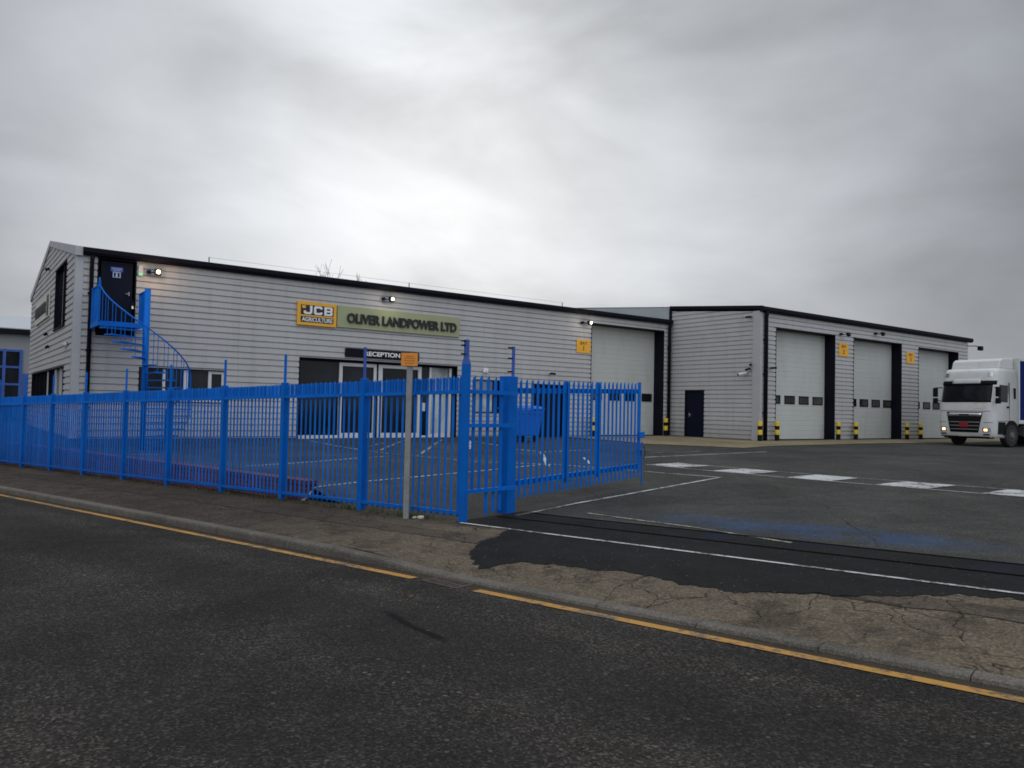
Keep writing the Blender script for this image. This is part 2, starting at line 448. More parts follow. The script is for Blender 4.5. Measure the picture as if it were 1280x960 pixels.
cp = np.array(cp)
def U(r2): return np.where(r2 > 1e-12, .5 * r2 * np.log(np.maximum(r2, 1e-12)), 0)
def fit():
    P = cp[:, :2]; n = len(P); K = U(((P[:, None] - P[None]) ** 2).sum(-1)) + np.eye(n) * 2
    A = np.zeros((n + 3, n + 3)); A[:n, :n] = K; A[:n, n] = 1; A[:n, n + 1:] = P; A[n, :n] = 1; A[n + 1:, :n] = P.T
    return np.linalg.solve(A, np.r_[cp[:, 2], 0, 0, 0])
TW = fit()
def yard(s, n):
    s = np.asarray(s, float); n = np.asarray(n, float)
    r2 = (s[..., None] - cp[:, 0]) ** 2 + (n[..., None] - cp[:, 1]) ** 2
    t = U(r2) @ TW[:len(cp)] + TW[-3] + TW[-2] * s + TW[-1] * n
    e = zf(s) + .005 * n
    k = np.maximum(sm(n, .3, 2.2), sm(s, 3.0, 3.9)) * (1 - sm(s, 17.2, 22) * (1 - sm(n, 4, 10)))
    return e * (1 - k) + t * k
def yz(x, y): return float(yard(*sn(x, y)))
def pav(s, n): return zf(s) + .033 * n if n < 0 else zf(s) + .005 * n
KERB_N = -2.23
def roadz(s, n):
    zk = zf(s) - .42 + .42 + .033 * KERB_N - .10
    d = KERB_N - n
    return zk + (.02 * d if d < 3.7 else .074 - .02 * (d - 3.7)) + .006 * math.sin(s * .5 + n) * 0
def kerb_up(s):     # height of the kerb top above the road: full to the left, dropped across the gateway
    return .10 - .068 * float(sm(-s, .3, 1.9)) + .0 * s

road_root_mat = Matrix.Translation((C0[0], C0[1], 0)) @ Matrix.Rotation(ANG, 4, 'Z')
def sheet(name, pts_rows, m, kind='structure', solid=0):
    """rows of (s, n, z) -> a sheet whose local x is s and local y is -n"""
    mb = MB(); mb.grid([[(s, -n, z) for s, n, z in row] for row in pts_rows])
    o = mb.build(name, m, None, fixn=False)
    me = o.data
    if me.polygons[0].normal.z < 0: me.flip_normals()
    o.matrix_world = road_root_mat
    for p in me.polygons: p.use_smooth = True
    tag(o, kind=kind)
    return o
def frange(a, b, st):
    k = max(1, int(round((b - a) / st))); return [a + (b - a) * i / k for i in range(k + 1)]

S_ALL = frange(-45, -8, 2) + frange(-7.6, 6, .2) + frange(6.5, 30, .8) + frange(32, 140, 6)
sheet('road', [[(s, n, roadz(s, n)) for s in S_ALL] for n in [KERB_N, -2.4, -2.6, -3, -3.6, -4.5, -5.93, -7.5, -9.4]], M['road'])
sheet('far_pavement', [[(s, n, roadz(s, -9.4) + .11) for s in S_ALL] for n in (-9.4, -12)], M['pavement'])
KB = KERB_N + .135
sheet('pavement', [[(s, n, pav(s, n) - (.10 - kerb_up(s)) * (1 - float(sm(n, KB, -.9)))) for s in S_ALL] for n in [KB, -1.9, -1.6, -1.3, -.9, -.5, -.2, 0, .3]], M['pavement'])
sheet('ground', [[(s, n, -2.2) for s in (-700, 0, 900)] for n in (-700, 0, 900)], M['ground'])
NY = frange(.3, 4, .2) + frange(4.5, 30, .8) + frange(32, 95, 5)
SY = frange(-60, -9, 3) + frange(-8.5, 8, .25) + frange(8.5, 17, .5) + frange(18, 60, 3)
SS, NG = np.meshgrid(SY, NY); ZZ = yard(SS, NG)
sheet('yard', [[(SS[i, j], NG[i, j], ZZ[i, j]) for j in range(len(SY))] for i in range(len(NY))], M['yard'])

# kerb stones
mb = MB(); s = -44.0
while s < 60:
    L = .915; a, b = s + .004, s + L - .004
    P = []
    for q in (a, b):
        zt = roadz(q, KERB_N) + kerb_up(q)
        P.append([(q, -KB, zt + .004), (q, -(KERB_N + .025), zt), (q, -(KERB_N + .008), zt - .008), (q, -KERB_N, zt - .03), (q, -KERB_N, zt - .3), (q, -KB, zt - .3)])
    n = len(P[0])
    mb.add(P[0] + P[1], [tuple(range(n)), tuple(range(n, 2 * n))[::-1]] + [(i, n + i, n + (i + 1) % n, (i + 1) % n) for i in range(n)])
    s += L
o = mb.build('kerb', M['kerb']); o.matrix_world = road_root_mat; tag(o, kind='structure')

# dark tarmac across the gateway with a ragged edge
EDGE = [(-45, -.3), (-6.45, -.31), (-6.08, -.41), (-5.59, -.87), (-5.03, -1.11), (-4.45, -1.38), (-3.56, -1.26), (-2.88, -1.34), (-2.2, -1.46), (-2.06, -1.84), (-1.85, -1.72), (-1.53, -1.46), (-1.25, -1.0), (-1.15, -.6), (-.96, -.22), (-.9, -.06), (.12, -.03)]
def edge(s):
    for (a, b), (c, d) in zip(EDGE, EDGE[1:]):
        if a <= s <= c: return b + (d - b) * (s - a) / (c - a)
    return -.03
def gz(s, n): return float(yard(s, n)) if n > .3 else pav(s, n) - (.10 - kerb_up(s)) * (1 - float(sm(n, KB, -.9)))
SP = frange(-44, -8, 1.5) + frange(-7.9, .12, .03)
rows = []
for t in frange(0, 1, .08):
    row = []
    for s in SP:
        e = edge(s + .10 * mnoise.noise(Vector((s * 11, 1, 9))) + .05 * mnoise.noise(Vector((s * 31, 4, 9)))) + (.09 * mnoise.noise(Vector((s * 3.1, 3, 1))) + .06 * mnoise.noise(Vector((s * 9, 8, 1))) + .04 * mnoise.noise(Vector((s * 24, 2, 6))) if s < -.95 else 0)
        n = e + (1.42 - e) * t; row.append((s, n, gz(s, n) + .005))
    rows.append(row)
sheet('tarmac_patch', rows, M['patch'])

def strip(name, pts, w, m, lift=.009, zfun=None, step=.25):
    """a painted line following world-space points over the ground"""
    P = []
    for (a, b) in zip(pts, pts[1:]):
        L = math.dist(a, b); k = max(1, int(L / step))
        for i in range(k): P.append((a[0] + (b[0] - a[0]) * i / k, a[1] + (b[1] - a[1]) * i / k))
    P.append(pts[-1]); A, B = [], []
    for i, p in enumerate(P):
        q0 = P[max(0, i - 1)]; q1 = P[min(len(P) - 1, i + 1)]
        t = Vector((q1[0] - q0[0], q1[1] - q0[1])).normalized(); r = (-t.y * w / 2, t.x * w / 2)
        for L, sg in ((A, 1), (B, -1)):
            x, y = p[0] + sg * r[0], p[1] + sg * r[1]; s, n = sn(x, y)
            L.append((s, n, (zfun or gz)(s, n) + lift))
    return sheet(name, [A, B], m)

def sline(name, a, b, w, m, lift=.009, zfun=None): return strip(name, [xy(*a), xy(*b)], w, m, lift, zfun)
sline('yellow_line', (130, -2.50), (-1.72, -2.44), .11, M['lineyellow'], .006, roadz)
sline('yellow_line', (-2.55, -2.43), (-44, -2.42), .11, M['lineyellow'], .006, roadz)
sline('gate_line', (-.05, -.10), (-44, -.22), .055, M['linewhite'], .012)
for n in (1.36, .72):
    sline('drain_slot', (.0, n), (-44, n), .04, M['slot'], .012)
W_ = 'yard_marking'
for (pts, w, mk) in [
    ([(13.34, -13.19), (13.86, -15.02), (8.41, -16.44)], .075, 'linewhite'),
    ([(8.41, -16.44), (6.8, -17.0)], .07, 'linefaint'),
    ([(7.85, -17.39), (7.98, -19.2), (7.9, -20.8)], .06, 'linefaint'),
    ([(10.12, -.5), (10.0, -3.3), (10.06, -5.4), (10.2, -7.0), (10.46, -7.6), (11.07, -9.72)], .12, 'linefaint'),
    ([(10.2, -4.6), (11.9, -2.7)], .10, 'linefaint'),
    ([(10.5, -5.3), (13.3, -1.6)], .10, 'linefaint'),
    ([(10.44, -7.6), (14.84, -1.6)], .10, 'linefaint'),
    ([(5.27, -9.06), (6.78, -8.46), (8.57, -7.64), (9.9, -7.25)], .08, 'linewhite'),
    ([(5.06, -13.25), (6.51, -12.57), (8.35, -11.96), (10.41, -11.36), (12.2, -10.8)], .08, 'linewhite'),
    ([(11.3, -9.8), (12.6, -11.0), (13.3, -13.1)], .08, 'linewhite'),
    ([(14.8, -7.5), (12.04, -11.25)], .10, 'linewhite'),
    ([(14.7, -9.56), (13.5, -11.16)], .09, 'linewhite'),
    ([(15.5, -2.6), (15.2, -4.7), (14.7, -6.13), (14.81, -7.5), (17.4, -7.2)], .09, 'linewhite'),
    ([(16.45, -10.19), (22.6, -9.92)], .09, 'linewhite'),
    ([(17.66, -9.02), (20.6, -8.86)], .08, 'linefaint'),
    ([(15.7, -2.2), (13.3, -5.8)], .09, 'linewhite'),
    ([(14.76, -11.9), (15.2, -17.5), (16.9, -40)], .06, 'linewhite'),
    ([(15.95, -11.9), (16.6, -19.6), (18.3, -40)], .05, 'linewhite'),
    ([(3.9, -4.4), (4.6, -4.5)], .10, 'linewhite')]:
    strip(W_, pts, w, M[mk])
# broad white blocks of the walkway across the yard
for k in range(9):
    y1 = -11.97 - 1.93 * k; y0 = y1 - 1.0
    def lx(y): return 14.80 + (y + 11.97) * -.075
    def rx(y): return 15.92 + (y + 11.97) * -.085
    P = []
    for t in frange(0, 1, .1):
        row = []
        for q in frange(0, 1, .1):
            y = y1 + (y0 - y1) * t; x = lx(y) + (rx(y) - lx(y)) * q; s, n = sn(x, y); row.append((s, n, gz(s, n) + .013))
        P.append(row)
    sheet('walkway_block', P, M['linewhite'])

# concrete apron in front of the workshop doors
AP = []
for x in frange(21.6, 28.5, .5):
    yb = -.16; yf = -5.1 - max(0, x - 21.6) * 1.6 if x < 23.6 else -8.3 + min(.45, (x - 23.6) * .25)
    AP.append((x, yf, yb))
for x in frange(28.75, 70, .8): AP.append((x, -7.85, -5.24))
rows = []
for t in frange(0, 1, .1):
    rows.append([(*sn(x, yf + (yb - yf) * t), yz(x, yf + (yb - yf) * t) + .018 + .02 * min(1, t * 8)) for x, yf, yb in AP])
sheet('concrete_apron', rows, M['apron'])

# ------------------------------------------------------------------ cladding
PITCH = .2
def clad_profile(z0, z1, depth=.044):
    pts = []
    k = math.floor(z0 / PITCH) - 1
    while k * PITCH < z1 + PITCH:
        b = k * PITCH
        pts += [(b, depth), (b + .030, depth), (b + .058, 0.0), (b + PITCH - .010, 0.0)]
        k += 1
    def at(z):
        for (a, u), (c, v) in zip(pts, pts[1:]):
            if a <= z <= c: return u + (v - u) * (z - a) / (c - a) if c > a else u
        return 0
    res = [(z0, at(z0))] + [p for p in pts if z0 < p[0] < z1] + [(z1, at(z1))]
    return res
def clad_y(mb, x0, x1, z0, z1, Y):       # wall facing -Y
    pr = clad_profile(z0, z1)
    mb.grid([[(x0, Y + d, z), (x1, Y + d, z)] for z, d in pr])
def clad_x(mb, X, z0, z1, lo, hi, sgn=-1, holes=()):  # wall facing -X; lo/hi give the extent at a height
    pr = clad_profile(z0, z1)
    mb.grid([[(X - sgn * d, lo(z), z), (X - sgn * d, hi(z), z)] for z, d in pr])

# ================================================================= long showroom building
AX0, AX1, AH = 3.09, 28.66, 5.47
A = empty('showroom_building', (AX0, 0, 0), 0, 'long silver clad showroom building with glazed reception and upper door', 'building')
mb = MB()
# openings on the front: (x0, x1, z0, z1)
OPA = [(3.66, 4.74, 3.09, 5.47), (4.90, 7.52, 1.15, 2.2), (9.98, 16.45, -.05, 2.80), (17.2, 18.5, 1.0, 2.32), (20.3, 21.95, -.05, 2.24), (23.5, 28.24, -.05, 5.12)]
def clad_with_holes(mb, x0, x1, z0, z1, holes, Y):
    xs = sorted({x0, x1, *[h[0] for h in holes], *[h[1] for h in holes]})
    for a, b in zip(xs, xs[1:]):
        cover = sorted([(h[2], h[3]) for h in holes if h[0] <= a + 1e-6 and h[1] >= b - 1e-6]); z = z0
        for c, d in cover:
            if c > z + .01: clad_y(mb, a, b, z, c, Y)
            z = max(z, d)
        if z < z1 - .01: clad_y(mb, a, b, z, z1, Y)
clad_with_holes(mb, AX0 + .2, AX1, 0.0, AH, OPA, 0)
mb.build('front_wall', M['cladding'], A, smooth=False, fixn=False)
# gable end
RIDGE_Y, RIDGE_Z, DEPTH = 7.0, 6.86, 14.0
def top_y_lo(z): return 0.22 if z < AH else .22 + (z - AH) / (RIDGE_Z - .05 - AH) * (RIDGE_Y - .22)
def top_y_hi(z): return DEPTH if z < AH else DEPTH - (z - AH) / (RIDGE_Z - .05 - AH) * (DEPTH - RIDGE_Y)
mb = MB()
GW = [(2.05, 4.95, 3.48, 5.6), (1.9, 12.3, 1.2, 2.2)]   # (y0, y1, z0, z1) openings of the gable
zs = sorted({0.0, RIDGE_Z - .06, AH, *[h[2] for h in GW], *[h[3] for h in GW]})
for a, b in zip(zs, zs[1:]):
    hs = sorted([(h[0], h[1]) for h in GW if h[2] <= a + 1e-6 and h[3] >= b - 1e-6])
    lo = top_y_lo
    for h0, h1 in hs:
        clad_x(mb, AX0, a, b, lo, lambda z, q=h0: q); lo = (lambda z, q=h1: q)
    clad_x(mb, AX0, a, b, lo, top_y_hi)
mb.build('gable_wall', M['cladding'], A, fixn=False)
mb = MB(); mb.box(AX0 + .03, AX1 - .3, 13.8, 14, -.3, AH); mb.box(AX1 - .25, AX1 - .05, .9, 13.7, -.3, AH); mb.build('rear_wall', M['cladding'], A)
# corner flashing
mb = MB(); mb.prism([(AX0 - .012, -.012), (AX0 + .20, -.012), (AX0 + .20, .05), (AX0 + .05, .05), (AX0 + .05, .24), (AX0 - .012, .24)], 2, 0.0, AH + .02)
mb.build('corner_flashing', M['flashing'], A)
# plinth
for q in ((AX0 + .04, 9.96, .05, .2, -1.3, -.002), (16.47, 20.3, .05, .2, -.6, -.002), (21.97, 23.5, .05, .2, -.6, -.002), (AX0 + .04, AX0 + .2, .21, 13.7, -1.5, -.002), (28.26, AX1 - .02, .05, .2, -.6, -.002)):
    mb = MB(); mb.box(*q); mb.build('plinth', M['plinth'], A)
# roof
mb = MB()
for sgn in (0, 1):
    ya, yb = (-.06, RIDGE_Y) if sgn == 0 else (DEPTH + .06, RIDGE_Y)
    P = []
    x = AX0 - .03
    for x in frange(AX0 - .03, AX1 - .02, .33):
        P.append([(x, ya, AH + .13), (x, yb, RIDGE_Z + .02)]); P.append([(x + .06, ya, AH + .165), (x + .06, yb, RIDGE_Z + .055)]) if x < AX1 - .2 else None
    mb.grid(P)
mb.build('roof', M['roof'], A, fixn=False)
mb = MB()      # verge trim on the gable
for ya, za, yb, zb in ((-.10, AH + .0, RIDGE_Y, RIDGE_Z), (DEPTH + .1, AH + .0, RIDGE_Y, RIDGE_Z)):
    mb.add([(AX0 - .04, ya, za - .06), (AX0 - .04, yb, zb - .09), (AX0 - .04, yb, zb + .12), (AX0 - .04, ya, za + .21),
            (AX0 + .16, ya, za - .06), (AX0 + .16, yb, zb - .09), (AX0 + .16, yb, zb + .12), (AX0 + .16, ya, za + .21)],
           [(0, 1, 2, 3), (7, 6, 5, 4), (3, 2, 6, 7), (0, 4, 5, 1), (0, 3, 7, 4), (1, 5, 6, 2)])
mb.build('verge_trim', M['flashing'], A)
mb = MB()
mb.prism([(-.02, AH - .03), (-.16, AH - .01), (-.20, AH + .06), (-.20, AH + .18), (-.15, AH + .20), (-.03, AH + .20), (-.02, AH + .1)], 0, AX0 + .16, AX1 - .02)
mb.build('gutter', M['navy'], A)
for x, z0 in ((3.50, -.25), (28.53, -.03)):
    mb = MB(); mb.tube([(x, -.12, AH - .02), (x, -.12, AH - .12), (x, -.085, AH - .24), (x, -.085, z0)], .058 if x < 10 else .075, 12)
    for z in (.9, 2.6, 4.3): mb.box(x - .08, x + .08, -.10, -.004, z, z + .05)
    mb.build('downpipe', M['navy'], A, smooth=True)

def reveal(mb, x0, x1, z0, z1, Y, d):
    mb.box(x0 - .03, x0, Y - .006, Y + d, z0, z1 + .03); mb.box(x1, x1 + .03, Y - .006, Y + d, z0, z1 + .03); mb.box(x0 + .001, x1 - .001, Y - .006, Y + d, z1, z1 + .03)
# upper door
mb = MB(); reveal(mb, 3.70, 4.70, 3.10, 5.40, 0, .12); mb.box(3.70, 4.70, .05, .10, 3.09, 3.42)
fr = mb.build('door_surround', M['navy'], A)
mb = MB(); mb.box(3.76, 4.64, .05, .09, 3.43, 5.36); dr = mb.build('upper_door', M['navydoor'], A, bevel=.006)
mb = MB(); mb.box(4.52, 4.56, .0, .05, 4.35, 4.47); mb.bar((4.54, .0, 4.41), (4.44, .0, 4.41), .02, .02); mb.build('handle', M['steel'], dr)
# ribbon window behind the stair
mb = MB(); reveal(mb, 4.93, 7.49, 1.16, 2.17, 0, .14); mb.box(4.93, 7.49, -.03, .12, 1.13, 1.16); wf = mb.build('ribbon_window', M['navy'], A)
mb = MB(); mb.box(4.93, 7.49, .10, .11, 1.16, 2.17); mb.build('pane', M['glass'], wf)
mb = MB()
for x0, x1 in ((6.22, 6.36), (6.98, 7.08), (7.40, 7.49), (5.60, 5.68)): mb.box(x0, x1, .05, .098, 1.22, 2.17)
mb.box(7.081, 7.399, .055, .095, 2.08, 2.17); mb.box(4.95, 7.49, .05, .098, 1.16, 1.219)
mb.build('casement_frame', M['frame'], wf)
# reception glazing
mb = MB(); reveal(mb, 10.02, 16.42, -.06, 2.77, 0, .32); rg = mb.build('reception_glazing', M['navy'], A)
mb = MB(); mb.box(10.03, 14.86, .26, .272, -.05, 2.77); mb.box(15.34, 15.36, .26, .272, -.05, 2.77); mb.box(14.92, 15.30, .26, .272, -.05, 2.77); mb.build('glass_pane', M['glass'], rg)
mb = MB(); mb.box(15.40, 16.18, .26, .272, -.05, 2.77); mb.build('pale_glass_pane', M['glasspale'], rg)  # one pane of paler glass colour than the rest
mb = MB()
for x0, x1 in ((11.56, 11.68), (12.92, 13.03), (13.12, 13.28), (14.80, 14.94), (15.30, 15.38), (16.20, 16.30)): mb.box(x0, x1, .18, .255, -.05, 2.70)
mb.box(11.68, 12.92, .19, .25, 2.58, 2.70); mb.box(13.28, 14.80, .19, .25, 2.58, 2.70)
mb.box(11.68, 12.92, .19, .25, -.05, .16); mb.box(13.28, 14.80, .19, .25, -.05, .16); mb.box(10.05, 11.56, .19, .25, -.05, .08); mb.box(14.94, 15.30, .19, .25, -.05, .06); mb.box(15.38, 16.2, .19, .25, -.05, .12)
mb.build('glazing_frame', M['frame'], rg, bevel=.004)
mb = MB(); mb.box(16.30, 16.41, .15, .25, -.05, 2.75); mb.box(10.03, 16.4, .17, .25, 2.705, 2.765); mb.build('dark_mullion', M['navy'], rg)
mb = MB(); mb.box(15.0, 15.16, .235, .25, 1.0, 1.32); mb.build('door_notice', M['white'], rg)
# square window and blue-grey double door to the right
mb = MB(); reveal(mb, 17.23, 18.47, 1.02, 2.29, 0, .14); mb.box(17.2, 18.5, -.04, .12, .98, 1.018); mb.box(18.22, 18.30, .05, .1, 1.02, 2.29); w2 = mb.build('square_window', M['navy'], A)
mb = MB(); mb.box(17.25, 18.22, .10, .112, 1.02, 2.29); mb.build('blind_pane', M['glasspale'], w2)
mb = MB(); mb.box(18.30, 18.45, .10, .112, 1.02, 2.29); mb.build('pane', M['glass'], w2)
mb = MB(); reveal(mb, 20.33, 21.92, -.05, 2.21, 0, .2); dd = mb.build('double_door', M['navy'], A)
for x0, x1 in ((20.35, 21.115), (21.135, 21.90)):
    mb = MB(); mb.box(x0, x1, .12, .16, -.04, 2.19); lf = mb.build('door_leaf', M['navydoor'], dd, bevel=.006)

def sectional_door(parent, x0, x1, z1, Y, wins, zw=(1.71, 2.0), rd=.6, sill=0.0):
    """a white overhead door set back in a dark lined opening"""
    mb = MB(); reveal(mb, x0 + .03, x1 - .03, sill - .06, z1 - .03, Y, rd)
    rv = mb.build('roller_door', M['navy'], parent)
    Yd = Y + rd - .05
    pr = []
    z = sill
    while z < z1 - .03:
        for a, d in ((0, .012), (.008, .0), (.105, 0.0), (.108, .004), (.112, 0.0), (.217, .0), (.225, .012)):
            if z + a < z1 - .03: pr.append((z + a + (0.0001 if a else 0), d))
        z += .2256
    pr.append((z1 + .02, .0))
    mb = MB(); mb.grid([[(x0 + .0, Yd + d, zz), (x1 - .0, Yd + d, zz)] for zz, d in pr])
    mb.build('door_panels', M['doorwhite'], rv, fixn=False)
    for a, b in wins:
        fm = MB()
        for q in ((a - .05, b + .05, zw[0] - .05, zw[0]), (a - .05, b + .05, zw[1], zw[1] + .05), (a - .05, a, zw[0], zw[1]), (b, b + .05, zw[0], zw[1])):
            fm.box(q[0], q[1], Yd - .022, Yd + .0105, q[2], q[3])
        fm.build('window_frame', M['black'], rv)
        g = MB(); g.box(a, b, Yd - .010, Yd + .0102, zw[0], zw[1]); g.build('window_pane', M['glass'] if (a * 7.3) % 1 < .5 else M['glassbrown'], rv)
    mb = MB(); mb.box(x0 + .04, x1 - .04, Yd - .05, Yd + .05, sill - .05, sill + .05); mb.build('bottom_seal', M['black'], rv)
    mb = MB()
    return rv
sectional_door(A, 23.5, 28.24, 5.12, 0, [(24.1, 24.72), (25.24, 25.84), (26.34, 26.94), (27.43, 28.02)], rd=.67)
# gable windows
mb = MB()
for a in ((2.05, 2.10, 3.48, 5.6), (4.90, 4.95, 3.48, 5.6)): mb.box(AX0 - .02, AX0 + .14, a[0], a[1], a[2], a[3])
mb.box(AX0 - .02, AX0 + .14, 2.1, 4.9, 5.55, 5.6); mb.box(AX0 - .05, AX0 + .14, 2.1, 4.9, 3.48, 3.53); mb.box(AX0 + .02, AX0 + .09, 2.9, 2.98, 3.53, 5.55)
tw = mb.build('tall_window', M['navy'], A)
mb = MB(); mb.box(AX0 + .1, AX0 + .11, 2.1, 4.9, 3.53, 5.55); mb.build('pane', M['glass'], tw)
mb = MB()
mb.box(AX0 - .03, AX0 + .13, 1.9, 12.3, 2.16, 2.2); mb.box(AX0 - .03, AX0 + .13, 1.9, 12.3, 1.2, 1.24)
for y in (1.9, 4.65, 5.9, 7.3, 8.9, 10.4, 12.26): mb.box(AX0 - .01, AX0 + .12, y, y + .04, 1.24, 2.16)
gw = mb.build('gable_window', M['navy'], A)
mb = MB(); mb.box(AX0 + .09, AX0 + .10, 1.94, 12.26, 1.24, 2.16); mb.build('pane', M['glass'], gw)
mb = MB()
for y in (2.9, 4.3, 6.6):
    mb = MB(); mb.box(AX0 + .02, AX0 + .085, y, y + .10, 1.24, 2.16); mb.build('casement_frame', M['frame'], gw)

# ================================================================= workshop with three bays
BX0, BX1, BY, BH = 28.70, 48.35, -5.17, 5.66
B = empty('workshop_building', (BX0, BY, 0), 0, 'tall silver clad workshop with three white sectional doors in its front', 'building')
OPB = [(29.82, 34.52, -.05, 5.04), (36.12, 40.76, -.05, 5.04), (42.52, 47.14, -.05, 4.98)]
mb = MB(); clad_with_holes(mb, BX0 + .14, BX1, 0, BH, OPB, BY); mb.build('front_wall', M['cladding'], B, fixn=False)
VS = .088
BYE = 20.0
def bhi(z): return BYE
def blo(z): return BY + .14 if z < BH else BY + .14 + (z - BH) / VS
mb = MB()
DY0, DY1, DZ = -2.08, -.99, 2.18
zs = [0, DZ, BH, BH + (BYE - BY) * VS - .3]
clad_x(mb, BX0, .04, DZ, lambda z: BY + .14, lambda z: DY0); clad_x(mb, BX0, .04, DZ, lambda z: DY1, lambda z: BYE)
clad_x(mb, BX0, DZ, BH, lambda z: BY + .14, bhi); clad_x(mb, BX0, BH, zs[3], blo, bhi)
mb.build('side_wall', M['cladding'], B, fixn=False)
mb = MB(); mb.box(BX1 - .05, BX1, BY + .06, BYE, -.1, BH); mb.box(BX0 + .05, BX1 - .06, BYE, BYE + .1, -.1, BH + 2); mb.build('rear_wall', M['cladding'], B)
mb = MB(); mb.prism([(BX0 - .03, BY - .03), (BX0 + .14, BY - .03), (BX0 + .14, BY + .05), (BX0 + .05, BY + .05), (BX0 + .05, BY + .38), (BX0 - .03, BY + .38)], 2, -.04, BH + .02); mb.build('corner_flashing', M['flashing'], B)
for q in ((BX0 + .03, BX0 + .2, BY + .1, DY0, -.5, .038), (BX0 + .03, BX0 + .2, DY1, -.1, -.5, .038), (BX0 + .14, 29.8, BY + .04, BY + .2, -.5, -.002), (34.54, 36.1, BY + .04, BY + .2, -.5, -.002), (40.78, 42.5, BY + .04, BY + .2, -.5, -.002), (47.16, BX1, BY + .04, BY + .2, -.5, -.002)):
    mb = MB(); mb.box(*q); mb.build('plinth', M['plinth'], B)
mb = MB()
P = []
for x in frange(BX0 - .02, BX1 + .2, .33):
    P.append([(x, BY - .08, BH + .19), (x, BYE, BH + .19 + (BYE - BY) * VS)])
    P.append([(x + .06, BY - .08, BH + .22), (x + .06, BYE, BH + .22 + (BYE - BY) * VS)])
mb.grid(P); mb.build('roof', M['roof'], B, fixn=False)
# pale green cladding of the gable that rises behind the showroom roof
mb = MB(); mb.add([(BX0 - .03, .08, AH + .1), (BX0 - .03, 12, AH + .1), (BX0 - .03, 12, BH + .10 + (12 - BY) * VS), (BX0 - .03, .08, BH + .10 + (.08 - BY) * VS)], [(0, 1, 2, 3)])
M['palegreen'] = paint('pale_green_sheet', (.31, .34, .335), .5, .06, .6)
mb.build('upper_gable_sheet', M['palegreen'], B, solid=.02)
mb = MB()     # verge capping
y0, y1 = BY - .14, .05
for (ya, yb, t, mk, nm) in ((BY - .1, .05, .15, 'navy', 'verge_trim'), (.06, 12, .06, 'flashing', 'pale_verge_trim')):
    mb = MB(); za = BH + .09 + (ya - BY) * VS; zb = BH + .09 + (yb - BY) * VS
    mb.add([(BX0 - .06, ya, za), (BX0 - .06, yb, zb), (BX0 - .06, yb, zb + t), (BX0 - .06, ya, za + t), (BX0 + .12, ya, za), (BX0 + .12, yb, zb), (BX0 + .12, yb, zb + t), (BX0 + .12, ya, za + t)],
           [(0, 1, 2, 3), (7, 6, 5, 4), (3, 2, 6, 7), (0, 4, 5, 1), (0, 3, 7, 4), (1, 5, 6, 2)])
    mb.build(nm, M[mk], B)
mb = MB(); mb.box(BX0 - .07, BX0 + .02, -.06, .06, AH + .22, BH + .12 + (0 - BY) * VS); mb.build('junction_flashing', M['navy'], B)
mb = MB(); mb.prism([(BY - .02, BH - .04), (BY - .15, BH - .02), (BY - .19, BH + .05), (BY - .19, BH + .18), (BY - .14, BH + .21), (BY - .02, BH + .21)], 0, BX0 - .08, BX1 + .25); mb.build('gutter', M['navy'], B)
mb = MB(); mb.tube([(BX0 + .30, BY - .12, BH), (BX0 + .30, BY - .12, BH - .1), (BX0 + .30, BY - .09, BH - .25), (BX0 + .30, BY - .09, -.03)], .085, 12)
for z in (1.2, 2.9, 4.4): mb.box(BX0 + .18, BX0 + .42, BY - .12, BY - .004, z, z + .06)
mb.build('downpipe', M['navy'], B, smooth=True)
DW = [[(30.35, 30.9), (31.32, 32.01), (32.44, 33.12), (33.55, 34.28)], [(36.6, 37.27), (37.69, 38.38), (38.82, 39.52), (39.96, 40.70)], [(43.0, 43.7), (44.19, 44.88), (45.3, 46.0), (46.4, 47.0)]]
for (a, b, c, d), w in zip(OPB, DW): sectional_door(B, a, b, d, BY, w, rd=.59)
mb = MB(); mb.box(BX0 - .02, BX0 + .1, DY0 - .03, DY0 + .04, .02, DZ); mb.box(BX0 - .02, BX0 + .1, DY1 - .04, DY1 + .03, .02, DZ); mb.box(BX0 - .02, BX0 + .1, DY0 - .03, DY1 + .03, DZ, DZ + .05); df = mb.build('side_door', M['navy'], B)
mb = MB(); mb.box(BX0 + .03, BX0 + .07, DY0 + .04, DY1 - .04, .02, DZ); dl = mb.build('door_leaf', M['navydoor'], df, bevel=.005)
mb = MB(); mb.box(BX0 - .0, BX0 + .03, DY1 - .26, DY1 - .22, .98, 1.16); mb.bar((BX0 - .025, DY1 - .24, 1.08), (BX0 - .025, DY1 - .38, 1.08), .025, .025); mb.build('handle', M['chrome'], df)

# ================================================================= far building on the left
F = empty('far_warehouse', (3, 30, -1), 0, 'grey far off warehouse with tall blue framed windows at the left edge', 'building')
mb = MB(); pr = clad_profile(3.9, 5.1); mb.box(-22, 9, 30.06, 40, -1.5, 5.1); mb.build('wall', M['farwall'], F)
mb = MB(); mb.add([(-22.4, 29.7, 5.42), (9.4, 29.7, 5.42), (9.4, 36, 6.7), (-22.4, 36, 6.7), (9.4, 42, 5.42), (-22.4, 42, 5.42)], [(0, 1, 2, 3), (3, 2, 4, 5)]); mb.build('roof', paint('pale_far_roof', (.42, .44, .46), .6, .06, .5), F, solid=.1)
mb = MB(); mb.box(-22.4, 9.4, 29.6, 30.05, 5.08, 5.36); mb.build('gutter', M['navy'], F)
mb = MB()
for x in [3.82 - .86 * k for k in range(12)]: mb.box(x, x + .16, 29.96, 30.05, -1.2, 4.15)
for z in (-1.2, .7, 1.95, 3.0, 4.0): mb.box(-5.6, 3.82, 29.965, 30.045, z, z + .13)
mb.box(4.05, 4.5, 29.95, 30.05, -1.2, 2.7)
fw = mb.build('window_frame', M['bluearm'], F)
